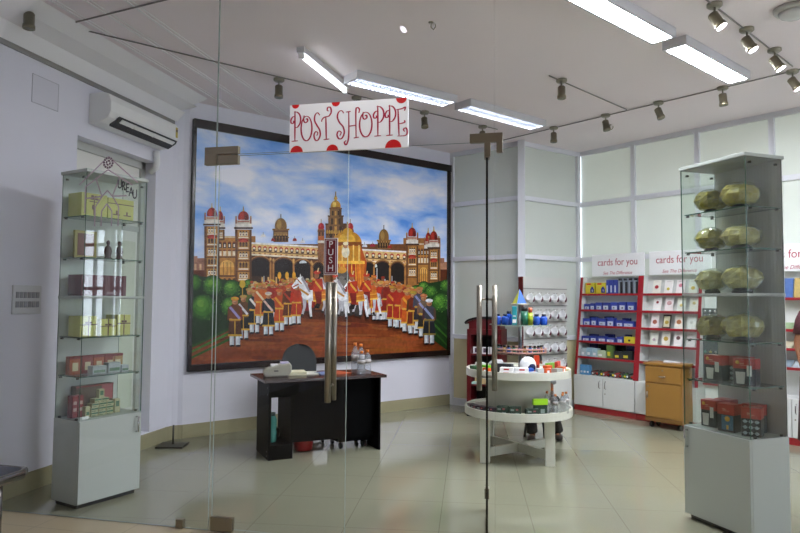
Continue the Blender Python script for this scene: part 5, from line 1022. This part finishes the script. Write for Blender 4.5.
# ================================================================ CARD RACKS ON THE RIGHT WALL
c2, s2 = math.cos(RZ_C), math.sin(RZ_C)
def at_c(x, y, z): return (CN.x + c2 * x - s2 * y, CN.y + s2 * x + c2 * y, z)
YZ = Matrix(((0, 0, 1, 0), (1, 0, 0, 0), (0, 1, 0, 0), (0, 0, 0, 1)))
SHZ = (1.55, 1.335, 1.125, 0.918, 0.711)
def ydep(z): return -0.27 + (z - 0.47) / (1.78 - 0.47) * 0.16
def rack(label, x0, x1, shz=SHZ, doors=2):
    t = thing('card_rack', label, 'shelf unit', CN, RZ_C)
    for x in (x0, x1 - 0.03):
        sd = MB().prism([(-0.005, 0.47), (ydep(0.47), 0.47), (ydep(1.78), 1.78), (-0.005, 1.78)], x, x + 0.03, M=YZ).build('side_panel', LAM, t)
        MB().prism([(ydep(0.47) - 0.008, 0.47), (ydep(0.47), 0.47), (ydep(1.78), 1.78), (ydep(1.78) - 0.008, 1.78)], x - 0.003, x + 0.033, M=YZ).build('red_edge', REDL, sd)
    B((x0 + 0.03, -0.02, 0.47), (x1 - 0.03, -0.006, 1.78)).build('back_panel', LAM, t)
    for z in shz:
        s = B((x0 + 0.03, ydep(z) + 0.01, z - 0.016), (x1 - 0.03, -0.02, z)).build('shelf', LAM, t); B((x0 + 0.03, ydep(z) - 0.006, z - 0.022), (x1 - 0.03, ydep(z) + 0.01, z + 0.006)).build('red_lip', REDL, s)
    B((x0, -0.275, 0.07), (x1, -0.006, 0.47)).build('base_cabinet', LAM, t)
    B((x0, -0.285, 0.0), (x1, -0.02, 0.07)).build('kickboard', REDL, t)
    for i in range(doors):
        a = x0 + (x1 - x0) * i / doors + 0.004; b = x0 + (x1 - x0) * (i + 1) / doors - 0.004
        d = B((a, -0.30, 0.08), (b, -0.275, 0.465)).build('door', LAM, t, 0.002)
        hx = b - 0.04 if i == 0 else a + 0.04
        MB().tube([(hx, -0.30, 0.32), (hx, -0.322, 0.335), (hx, -0.322, 0.405), (hx, -0.30, 0.42)], 0.006, 8).build('handle', CHROME, d)
        if i == 1: MB().tube([(a + 0.03, -0.304, 0.26), (a + 0.03, -0.299, 0.26)], 0.008, 10).build('lock', BRASS, d)
    return t
rack('red-edged white rack full of blue boxes under the left header sign', 0.10, 1.005)
rack('red-edged white rack of greeting cards under the middle header sign', 1.01, 1.79)
rack('red-edged white rack of books at the right photo edge', 2.33, 3.23, (1.50, 1.17, 0.973, 0.777))
def header(x0, x1, label):
    t = thing('header_sign', label, 'sign', CN, RZ_C)
    B((x0, -0.12, 1.785), (x1, -0.10, 2.075)).build('board', WHITE, t, 0.001)
    k = (x1 - x0) / 0.77; cx = (x0 + x1) / 2
    text('cards for you', 0.128 * k, 'headline', mat('headline_rose', 'b04656', 0.5), t, (cx + 0.0, -0.1212, 1.965), sx=0.86)
    text('See The Difference', 0.058 * k, 'tagline', mat('headline_rose', 'b04656', 0.5), t, (cx, -0.1212, 1.825), shear=0.35, sx=0.95)
header(0.28, 1.05, 'white cards for you header sign above the blue box rack')
header(1.12, 1.895, 'white cards for you header sign above the greeting card rack')
header(2.36, 3.13, 'white cards for you header sign cut by the right photo edge')
# --- goods on the first rack
PBU = mat('pack_blue', '34449c', 0.4, var=0.45, scale=60); PWH = mat('pack_ice', 'c9d2e6', 0.35); PBK = mat('pack_black', '1d1f24', 0.3); PYL = mat('pack_yellow', 'd8c836', 0.4); PSV = mat('pack_grey', '8f98a4', 0.3)
def on1(name, label, cat, x, z, w_, h_, d_, c, deco, group, y=None, lift=0.0):
    yy = (ydep(z) + 0.03 + d_ / 2) if y is None else y
    return gift(name, label, cat, at_c(x, yy, z + 0.0065 * 0 + 0.001 + lift), RZ_C, w_, d_, h_, c, deco, group)
for i in range(2): on1('ink_box', '%s yellow ink box on the top shelf of the blue box rack' % ('left' if i == 0 else 'right'), 'box', 0.235 + i * 0.17, 1.55, 0.145, 0.15, 0.05, PYL, [('header', RED, [(0.15, 0.82, 0.6, 0.95)]), ('blue_shape', PBU, [(0.55, 0.1, 0.95, 0.5), (0.65, 0.5, 0.85, 0.65)]), ('white_patch', WHITE, [(0.7, 0.2, 0.85, 0.4)])], 'yellow ink boxes')
for i in range(3): on1('ink_box', '%s narrow blue box from left on the top shelf' % ORD[i], 'box', 0.515 + i * 0.06, 1.55, 0.052, 0.185, 0.06, PBU, [('white_patch', PWH, [(0.1, 0.1, 0.5, 0.6)])], 'narrow blue boxes')
for i in range(4): on1('ink_bottle', '%s tall black and silver pack from left on the top shelf' % ORD[i], 'pack', 0.70 + i * 0.075, 1.55, 0.062, 0.20, 0.06, PSV, [('dark_side', PBK, [(0.45, 0, 1, 0.78), (0.1, 0.86, 0.9, 1)])], 'black silver packs')
spec = {1.335: [(0.2, 0.09, 0.08), (0.29, 0.07, 0.09), (0.385, 0.10, 0.10), (0.50, 0.10, 0.10), (0.62, 0.11, 0.105), (0.745, 0.10, 0.11), (0.86, 0.11, 0.11)],
        1.125: [(0.21, 0.12, 0.095), (0.33, 0.09, 0.11), (0.45, 0.13, 0.10), (0.585, 0.11, 0.11), (0.71, 0.11, 0.085), (0.85, 0.16, 0.075)],
        0.918: [(0.21, 0.13, 0.065), (0.34, 0.10, 0.07), (0.46, 0.13, 0.075), (0.60, 0.13, 0.06), (0.73, 0.09, 0.08)]}
for z, L_ in spec.items():
    for i, (x, w_, h_) in enumerate(L_):
        on1('ink_box', '%s blue and white box from left on the %s shelf' % (ORD[i], {1.335: 'second', 1.125: 'third', 0.918: 'fourth'}[z]), 'box', x, z, w_ - 0.008, h_, 0.07, PBU, [('white_patch', PWH, [(0.06, 0.08, 0.85, 0.58)] if i % 2 else [(0.2, 0.10, 0.94, 0.55)]), ('dark_motif', PBK, [(0.35, 0.2, 0.6, 0.4)])], 'blue boxes on the left rack')
        if z < 1.2 and i % 2 == 0: on1('ink_box', 'blue box standing behind the %s box of the %s shelf' % (ORD[i], {1.125: 'third', 0.918: 'fourth'}[z]), 'box', x + 0.05, z, w_, h_ + 0.025, 0.04, mat('pack_navy', '1d2468', 0.35), None, 'blue boxes on the left rack', y=-0.06)
on1('ink_box', 'yellow box at the right end of the fourth shelf', 'box', 0.87, 0.918, 0.15, 0.085, 0.06, PYL, [('dark_motif', PBK, [(0.4, 0.3, 0.6, 0.6)])], None)
for i, (x, w_, h_, c) in enumerate(((0.20, 0.08, 0.11, 'b8c8d0'), (0.29, 0.09, 0.12, '9ab8cc'), (0.38, 0.09, 0.115, 'a8c4d2'), (0.475, 0.12, 0.095, 'b9c8a8'), (0.60, 0.09, 0.17, '5a7a3c'), (0.72, 0.12, 0.10, '2a2e30'), (0.85, 0.14, 0.11, '23282a'))):
    on1('goods_box', '%s mixed box from left on the fifth shelf' % ORD[i], 'box', x, 0.711, w_, h_, 0.06, mat('mix_' + c, c, 0.4, var=0.3, scale=40), [('print', WHITE if i < 4 else PYL, [(0.15, 0.2, 0.6, 0.5)])], 'mixed boxes')
for i in range(5): on1('goods_box', '%s dark box at the back of the fifth shelf' % ORD[i], 'box', 0.25 + i * 0.14, 0.711, 0.12, 0.165, 0.03, PBK if i % 2 else mat('pack_navy', '1d2468', 0.35), None, 'dark boxes at the back', y=-0.05)
for i in range(3): on1('goods_box', '%s light blue box from left on the bottom ledge' % ORD[i], 'box', 0.185 + i * 0.05, 0.471, 0.045, 0.13, 0.06, mat('sky_pack', '5a96c8', 0.4), [('print', WHITE, [(0.2, 0.2, 0.8, 0.4)])], 'light blue boxes')
for i in range(11):
    c = ['5a2a2a', '2c3a34', '3a4a2c', '8a2a2a', '1f2226', '4a5a4a', '9a3230', '30342c', '3c6a3a', '26262c', '7a5a4a'][i]; t = thing('rolled_item', '%s small dark rolled pack from left on the bottom ledge' % ORD[i], 'pack', at_c(0.36 + i * 0.057, -0.18, 0.472), RZ_C + R(15 * (i % 3) - 15), 'rolled packs')
    MB().tube([(0, -0.045, 0.030), (0, 0.05, 0.045)], 0.028, 10).build('roll', mat('roll_' + c, c, 0.4, var=0.4, scale=50), t); MB().tube([(0, -0.0475, 0.030), (0, -0.044, 0.030)], 0.014, 8).build('end_cap', [WHITE, RED, YO][i % 3], t)
# --- greeting cards
CC = ['e8e4da', 'ece8e6', 'efe6e6', 'dfe2d6']
names = ['top', 'second', 'third', 'fourth']
motif = [[('b83a40', 0.5, 0.25), ('c9b84a', 0.35, 0.2), ('d8889a', 0.6, 0.25), ('c8b04a', 0.4, 0.25)], [('8a2a30', 0.65, 0.18), ('c8a0a0', 0.6, 0.3), ('d8c878', 0.45, 0.2), ('b8a860', 0.6, 0.2)], [('b06a5a', 0.45, 0.3), ('b8a03c', 0.45, 0.25), ('b87a4a', 0.5, 0.3), ('c8c8c0', 0.5, 0.2)], [('b8a8b0', 0.4, 0.2), ('c0a040', 0.5, 0.3), ('6a4a4a', 0.6, 0.25), ('8a3a4a', 0.55, 0.16)]]
for r, z in enumerate((1.55, 1.335, 1.125, 0.918)):
    for i in range(4):
        x = 1.19 + i * 0.155 + (0.02 if r == 1 else 0); mc, mz, ms = motif[r][i]; frame_ = (r == 2 and i == 1)
        t = thing('greeting_card', '%s greeting card from left on the %s shelf of the card rack' % (ORD[i], names[r]), 'card', at_c(x, ydep(z) + 0.045, z + 0.003), RZ_C, 'greeting cards')
        T2 = Matrix.Rotation(R(-14), 4, 'X')
        MB().box((-0.052, 0, 0), (0.052, 0.004, 0.17), M=T2).build('card', mat('card_' + (CC[(i + r) % 4] if not frame_ else '2c2a26'), CC[(i + r) % 4] if not frame_ else '2c2a26', 0.4), t)
        m = MB(); 
        if frame_: MB().box((-0.038, -0.001, 0.018), (0.038, 0.0, 0.152), M=T2).build('inner_card', mat('inner_cream', 'd8d2b4', 0.5), t)
        m.ell((0, -0.001, 0.17 * mz), (0.052 * ms * 2.0, 0.0015, 0.17 * ms * 0.55), 12, 7, M=T2); m.build('motif', mat('motif_' + mc, mc, 0.5), t)
        MB().box((-0.03, -0.0012, 0.148), (0.03, 0.0, 0.153), M=T2).build('print_line', mat('line_grey', 'b8a8a8', 0.5), t)
t = thing('glass_tray', 'flat dark glass tray on the lowest shelf of the card rack', 'tray', at_c(1.30, ydep(0.711) + 0.09, 0.713), RZ_C); B((-0.16, -0.06, 0), (0.16, 0.06, 0.012)).build('tray', mat('tray_grey', '6f7672', 0.2), t, 0.003); B((-0.13, -0.04, 0.012), (0.13, 0.04, 0.016)).build('papers', mat('tray_pale', '9aa8a4', 0.3), t)
# --- board of hanging trinkets between racks
jb = thing('trinket_board', 'dark hanging board of silver trinkets seen through the right cabinet', 'display board', CN, RZ_C)
B((1.80, -0.15, 0.52), (2.10, -0.13, 1.38)).build('board', mat('board_slate', '4a5054', 0.5), jb); B((1.80, -0.12, 0.0), (2.10, -0.01, 0.52)).build('lower_cabinet', LAM, jb)
m = B((1.79, -0.155, 0.50), (2.11, -0.125, 0.52)); m.build('red_lip', REDL, jb)
m = MB(); B((1.80, -0.09, 1.38), (2.10, -0.07, 2.03)).build('upper_panel', LAM, jb)
for z in (1.345, 1.29, 1.03, 0.88, 0.83, 0.70): 
    for i in range(5):
        m = MB().ell((1.83 + i * 0.06, -0.157, z), (0.017, 0.006, 0.014), 10, 6); m.tube([(1.83 + i * 0.06, -0.153, z + 0.012), (1.83 + i * 0.06, -0.153, z + 0.028)], 0.002, 6); m.build('trinket', [CHROME, mat('trinket_teal', '5f9a90', 0.3, 0.6), mat('trinket_gold', 'b8a860', 0.3, 0.8)][int(z * 100 + i) % 3 if z < 1.1 else 0], jb)
# --- books on the right rack
for z, nm, cs in ((1.50, 'top', ['3a55a4', '6a7a5c', '4a6aa8', 'b8a060', '2f4a7c', 'a84a3c']), (1.17, 'second', ['6a8a5c', '4a6a4a', '8aa07a', 'c8b070', '5a7a8a', '7a8a5a']), (0.973, 'third', ['b8b0a0', '8a7a5a', 'c8c0a8', '9a8a6a', 'a89a7a', '6a5a4a']), (0.777, 'fourth', ['c0c8cc', 'a8b8c0', '8a9aa8', 'b8c4cc', '98a8b4', 'c8d0d4'])):
    for i, c in enumerate(cs):
        x = 2.44 + i * 0.125; t = thing('book', '%s book from left on the %s shelf of the right-edge rack' % (ORD[i], nm), 'book', at_c(x, ydep(z) + 0.03, z + 0.003), RZ_C, 'books on the right-edge rack'); T2 = Matrix.Rotation(R(-12 if z > 1.3 else -60), 4, 'X')
        MB().box((-0.056, 0, 0.002), (0.056, 0.02, 0.21 if z > 1.3 else 0.13), M=T2).build('pages', mat('book_pages', 'd8d4c4', 0.6), t); MB().box((-0.058, -0.002, 0), (0.058, 0.0, 0.213 if z > 1.3 else 0.133), M=T2).build('cover', mat('book_' + c, c, 0.35, var=0.4, scale=30), t)

# ================================================================ WOODEN PEDESTAL
WD = mat('teak_veneer', '9c7236', 0.35, var=0.10, scale=5); WDD = mat('teak_dark', '7a5426', 0.4)
WP = Vector((1.075, 8.059, 0)); wx = Vector((0.353, -0.26, 0)); WR = math.atan2(wx.y, wx.x); ww = wx.length; wd_ = 0.25
wp = thing('wooden_pedestal', 'teak pedestal cabinet on castors in front of the card rack', 'cabinet', WP, WR)
B((0, 0.0, 0.075), (ww, wd_, 0.72)).build('body', WD, wp, 0.003); B((-0.012, -0.02, 0.72), (ww + 0.012, wd_ + 0.01, 0.748)).build('top_board', WD, wp, 0.003)
dr = B((0.012, -0.014, 0.525), (ww - 0.012, 0.0, 0.705)).build('drawer', WD, wp, 0.002); MB().tube([(ww / 2 - 0.04, -0.014, 0.60), (ww / 2 - 0.03, -0.034, 0.595), (ww / 2 + 0.03, -0.034, 0.595), (ww / 2 + 0.04, -0.014, 0.60)], 0.007, 8).build('handle', CHROME, dr); MB().tube([(ww / 2, -0.018, 0.665), (ww / 2, -0.013, 0.665)], 0.010, 10).build('lock', BRASS, dr)
dd = B((0.012, -0.014, 0.13), (ww - 0.012, 0.0, 0.51)).build('door', WD, wp, 0.002); MB().tube([(0.04, -0.014, 0.36), (0.04, -0.034, 0.345), (0.04, -0.034, 0.405), (0.04, -0.014, 0.42)], 0.007, 8).build('handle', CHROME, dd); MB().tube([(0.04, -0.018, 0.475), (0.04, -0.013, 0.475)], 0.010, 10).build('lock', BRASS, dd)
B((0.0, -0.008, 0.08), (ww, 0.0, 0.122)).build('bottom_rail', WDD, wp)
for x in (0.05, ww - 0.05):
    for y in (0.05, wd_ - 0.05): k = MB().tube([(x - 0.015, y, 0.034), (x + 0.015, y, 0.034)], 0.034, 12).build('caster', BLACK, wp); MB().tube([(x, y, 0.05), (x, y, 0.076)], 0.01, 8).build('caster_stem', BLACK, k)
t = thing('paper_sheet', 'white folded paper lying on the teak pedestal', 'paper', (WP.x + 0.30, WP.y + 0.02, 0.749), WR + R(20)); B((-0.09, -0.06, 0), (0.09, 0.06, 0.004)).build('sheet', WHITE, t); MB().add([(-0.09, -0.06, 0.0045), (0.05, -0.06, 0.0045), (0.05, 0.06, 0.006), (-0.09, 0.06, 0.02)], [(0, 1, 2, 3)]).build('folded_sheet', WHITE, t)

# ================================================================ PEOPLE
def skin_body(name, joints, edges, root, parent, m, sub=2):
    """one continuous skin-modifier figure, applied"""
    me = bpy.data.meshes.new(name); keys = list(joints); idx = {k: i for i, k in enumerate(keys)}
    me.from_pydata([joints[k][0] for k in keys], [(idx[a], idx[b]) for a, b in edges], [])
    o = bpy.data.objects.new(name, me); COL.objects.link(o); o.modifiers.new('skin', 'SKIN')
    for i, k in enumerate(keys):
        r = joints[k][1]; r = r if isinstance(r, tuple) else (r, r); me.skin_vertices[0].data[i].radius = r
    me.skin_vertices[0].data[idx[root]].use_root = True
    s = o.modifiers.new('sub', 'SUBSURF'); s.levels = sub; s.render_levels = sub
    bpy.context.view_layer.update()
    me2 = bpy.data.meshes.new_from_object(o.evaluated_get(bpy.context.evaluated_depsgraph_get())); bpy.data.objects.remove(o); me2.name = name
    me2.materials.clear(); me2.materials.append(m)
    for p in me2.polygons: p.use_smooth = True
    o = bpy.data.objects.new(name, me2); COL.objects.link(o); o.parent = parent; return o
SKIN = mat('brown_skin', '8a5a40', 0.5); HAIR = mat('black_hair', '15110f', 0.5)
def fingers(J, E, side, wrist, d, n_, s):
    """five short finger chains rooted in the palm; d = hand direction, n_ = palm normal"""
    d = Vector(d).normalized(); n_ = Vector(n_).normalized(); a = d.cross(n_); w0 = Vector(wrist); palm = w0 + d * 0.05
    J['palm' + side] = (tuple(palm), (0.026, 0.018)); E.append(('wrist' + side, 'palm' + side))
    for k, (off, ln) in enumerate(((0.028, 0.062), (0.010, 0.072), (-0.009, 0.068), (-0.027, 0.053))):
        p = palm + a * off * s + d * 0.035; q = p + d * ln * 0.5 + n_ * 0.008; r = p + d * ln * 0.9 + n_ * 0.03
        for j, (v, rad) in enumerate(((p, 0.009), (q, 0.0085), (r, 0.0075))): J['f%d%d%s' % (k, j, side)] = (tuple(v), rad)
        E += [('palm' + side, 'f%d0%s' % (k, side)), ('f%d0%s' % (k, side), 'f%d1%s' % (k, side)), ('f%d1%s' % (k, side), 'f%d2%s' % (k, side))]
    p = w0 + d * 0.03 + a * 0.032 * s; q = p + d * 0.03 + a * 0.014 * s + n_ * 0.012
    J['t0' + side] = (tuple(p), 0.011); J['t1' + side] = (tuple(q), 0.009); E += [('palm' + side, 't0' + side), ('t0' + side, 't1' + side)]
def loft(rings, n=20):
    m = MB(); vs = []; fs = []
    for (x, y, z), rx, ry in rings:
        for k in range(n): t = 2 * math.pi * k / n; vs.append((x + rx * math.cos(t), y + ry * math.sin(t), z))
    for i in range(len(rings) - 1):
        for k in range(n): k2 = (k + 1) % n; fs.append((i * n + k, i * n + k2, (i + 1) * n + k2, (i + 1) * n + k))
    return m.add(vs, fs, smooth=True)
def face(e, hc, bun):
    """eyes, brows, mouth and hair on a head centred at hc, looking along -y"""
    x, y, z = hc
    m = MB()
    for s in (-1, 1): m.ell((x + s * 0.029, y - 0.074, z + 0.010), (0.012, 0.007, 0.006), 10, 6)
    m.build('eye', WHITE, e); m = MB()
    for s in (-1, 1): m.ell((x + s * 0.029, y - 0.0795, z + 0.010), (0.0055, 0.003, 0.0055), 8, 6)
    m.build('pupil', HAIR, e); MB().ell((x, y - 0.074, z - 0.048), (0.020, 0.008, 0.006), 10, 6).build('lips', mat('lips', '7a3c36', 0.5), e)
    MB().ell((x, y - 0.080, z - 0.016), (0.012, 0.016, 0.020), 10, 8).build('nose', SKIN, e)
    for s in (-1, 1): MB().ell((x + s * 0.076, y + 0.005, z - 0.005), (0.010, 0.018, 0.028), 8, 8).build('ear', SKIN, e)
    h = MB().ell((x, y + 0.018, z + 0.032), (0.086, 0.100, 0.100), 20, 12, fn=lambda d: 0.74 if (d.y < -0.25 and d.z < 0.52) or (d.z < -0.45 and d.y < 0.2) else 1.0)
    if bun: h.ell((x, y + 0.125, z - 0.02), (0.045, 0.045, 0.05), 12, 8)
    h.build('hair', HAIR, e)
# standing woman at the right photo edge
wo = thing('person', 'person in a long maroon patterned dress and dark sandals behind the right cabinet', 'person', (2.485, 6.86, 0), R(15))
J = {'hip': ((0, 0, 0.90), (0.15, 0.11)), 'waist': ((0, 0, 1.08), (0.115, 0.09)), 'chest': ((0, 0, 1.24), (0.135, 0.10)), 'neckb': ((0, 0.01, 1.37), 0.055), 'neck': ((0, 0.0, 1.42), 0.046), 'head': ((0, -0.005, 1.50), (0.072, 0.082)), 'crown': ((0, 0, 1.565), (0.066, 0.078))}
E_ = [('hip', 'waist'), ('waist', 'chest'), ('chest', 'neckb'), ('neckb', 'neck'), ('neck', 'head'), ('head', 'crown')]
for s, k in ((-1, 'l'), (1, 'r')):
    J.update({'th' + k: ((s * 0.09, 0, 0.82), 0.085), 'kn' + k: ((s * 0.085, -0.01, 0.46), 0.055), 'an' + k: ((s * 0.085, 0.02, 0.085), 0.036), 'he' + k: ((s * 0.085, 0.0, 0.04), (0.034, 0.03)), 'to' + k: ((s * 0.095, -0.14, 0.03), (0.036, 0.018)),
              'sh' + k: ((s * 0.16, 0.0, 1.33), 0.05), 'el' + k: ((s * 0.215, 0.02, 1.06), 0.036), 'wrist' + k: ((s * 0.215, -0.05, 0.84), 0.024)})
    E_ += [('hip', 'th' + k), ('th' + k, 'kn' + k), ('kn' + k, 'an' + k), ('an' + k, 'he' + k), ('he' + k, 'to' + k), ('chest', 'sh' + k), ('sh' + k, 'el' + k), ('el' + k, 'wrist' + k)]
    fingers(J, E_, k, J['wrist' + k][0], (0, -0.25, -1), (-s, -0.3, 0), s)
skin_body('body', J, E_, 'hip', wo, SKIN); face(wo, (0, 0, 1.52), True)
DRM = mat('maroon_print_cloth', '4a2028', 0.8, var=0.95, scale=55)
loft([((0, 0, 1.385), 0.075, 0.06), ((0, 0, 1.36), 0.165, 0.085), ((0, 0, 1.30), 0.175, 0.118), ((0, 0, 1.20), 0.162, 0.122), ((0, 0, 1.06), 0.142, 0.108), ((0, 0, 0.92), 0.178, 0.13), ((0, 0, 0.75), 0.19, 0.145), ((0, 0.0, 0.45), 0.205, 0.165), ((0, 0, 0.16), 0.22, 0.18), ((0, 0, 0.16), 0.21, 0.17)], 28).build('dress', DRM, wo)
for s in (-1, 1): MB().tube([(s * 0.135, 0, 1.345), (s * 0.175, 0.005, 1.27), (s * 0.20, 0.012, 1.15)], [0.066, 0.062, 0.055], 14).build('sleeve', DRM, wo)
for s in (-1, 1):
    sd = MB().box((s * 0.09 - 0.045, -0.19, 0), (s * 0.09 + 0.045, 0.05, 0.014)).build('sandal', mat('sandal_black', '1a1616', 0.4), wo, 0.01); MB().tube([(s * 0.09 - 0.045, -0.10, 0.014), (s * 0.09 - 0.025, -0.105, 0.055), (s * 0.09 + 0.025, -0.105, 0.058), (s * 0.09 + 0.045, -0.10, 0.014)], 0.010, 8).build('strap', mat('sandal_black', '1a1616', 0.4), sd)
# seated person behind the round table
so = Vector((-0.17, 7.22, 0)); sr = R(0)
stl = thing('low_stool', 'low black stool under the seated person behind the round table', 'stool', so, sr)
MB().lathe([(0.15, 0.235), (0.16, 0.25), (0.15, 0.265), (0, 0.265)], 24).build('seat', BLACK, stl)
for k in range(4): a = R(45 + 90 * k); MB().tube([(0.11 * math.cos(a), 0.11 * math.sin(a), 0.24), (0.15 * math.cos(a), 0.15 * math.sin(a), 0)], 0.012, 8).build('leg', BLACK, stl)
se = thing('person', 'seated person in dark trousers half hidden behind the round display table', 'person', so, sr)
J = {'hip': ((0, 0, 0.37), (0.13, 0.10)), 'waist': ((0, -0.08, 0.49), (0.105, 0.085)), 'chest': ((0, -0.17, 0.60), (0.12, 0.09)), 'neckb': ((0, -0.24, 0.68), 0.052), 'neck': ((0, -0.27, 0.72), 0.045), 'head': ((0, -0.31, 0.79), (0.07, 0.08)), 'crown': ((0, -0.305, 0.855), (0.064, 0.076))}
E_ = [('hip', 'waist'), ('waist', 'chest'), ('chest', 'neckb'), ('neckb', 'neck'), ('neck', 'head'), ('head', 'crown')]
for s, k in ((-1, 'l'), (1, 'r')):
    J.update({'th' + k: ((s * 0.09, -0.04, 0.36), 0.075), 'kn' + k: ((-0.04, -0.34, 0.39) if s < 0 else (0.20, -0.30, 0.39), 0.054), 'an' + k: ((-0.02, -0.26, 0.085) if s < 0 else (0.24, -0.12, 0.085), 0.036), 'he' + k: ((-0.02, -0.25, 0.045) if s < 0 else (0.24, -0.11, 0.045), (0.034, 0.03)), 'to' + k: ((-0.03, -0.39, 0.035) if s < 0 else (0.26, -0.25, 0.035), (0.035, 0.02)),
              'sh' + k: ((s * 0.15, -0.19, 0.66), 0.046), 'el' + k: ((-0.19, -0.26, 0.46) if s < 0 else (0.17, -0.24, 0.46), 0.036), 'wrist' + k: ((-0.07, -0.36, 0.49) if s < 0 else (0.07, -0.35, 0.49), 0.025)})
    E_ += [('hip', 'th' + k), ('th' + k, 'kn' + k), ('kn' + k, 'an' + k), ('an' + k, 'he' + k), ('he' + k, 'to' + k), ('chest', 'sh' + k), ('sh' + k, 'el' + k), ('el' + k, 'wrist' + k)]
    fingers(J, E_, k, J['wrist' + k][0], (-s * 0.9, -0.5, -0.15), (0, 0, -1), -s)
skin_body('body', J, E_, 'hip', se, SKIN); face(se, (0, -0.31, 0.81), False)
TRO = mat('black_trousers', '101012', 0.8); SHT = mat('grey_shirt', '8f9298', 0.8)
loft([((0, -0.245, 0.725), 0.062, 0.058), ((0, -0.225, 0.715), 0.13, 0.10), ((0, -0.195, 0.68), 0.185, 0.135), ((0, -0.15, 0.59), 0.175, 0.15), ((0, -0.08, 0.49), 0.155, 0.145), ((0, -0.02, 0.40), 0.155, 0.13), ((0, 0, 0.33), 0.155, 0.12)], 24).build('shirt', SHT, se)
for s in (-1, 1):
    MB().tube([(s * 0.12, -0.18, 0.665), (s * 0.165, -0.20, 0.665), (s * 0.18, -0.235, 0.59)], [0.06, 0.056, 0.05], 14).build('sleeve', SHT, se)
    kx, ky, ax, ay = (-0.04, -0.34, -0.02, -0.26) if s < 0 else (0.20, -0.30, 0.24, -0.12)
    MB().tube([(s * 0.08, 0.05, 0.365), (s * 0.09, -0.08, 0.375), (kx, ky + 0.02, 0.41), (kx, ky - 0.03, 0.37), (kx, (ky + ay) / 2, 0.24), (ax, ay, 0.09)], [0.092, 0.09, 0.072, 0.068, 0.062, 0.058], 16).build('trouser_leg', TRO, se)
    MB().ell((ax + 0.01 * s, ay - 0.07, 0.032), (0.045, 0.125, 0.032), 14, 8).build('shoe', mat('shoe_black', '18130f', 0.4), se)
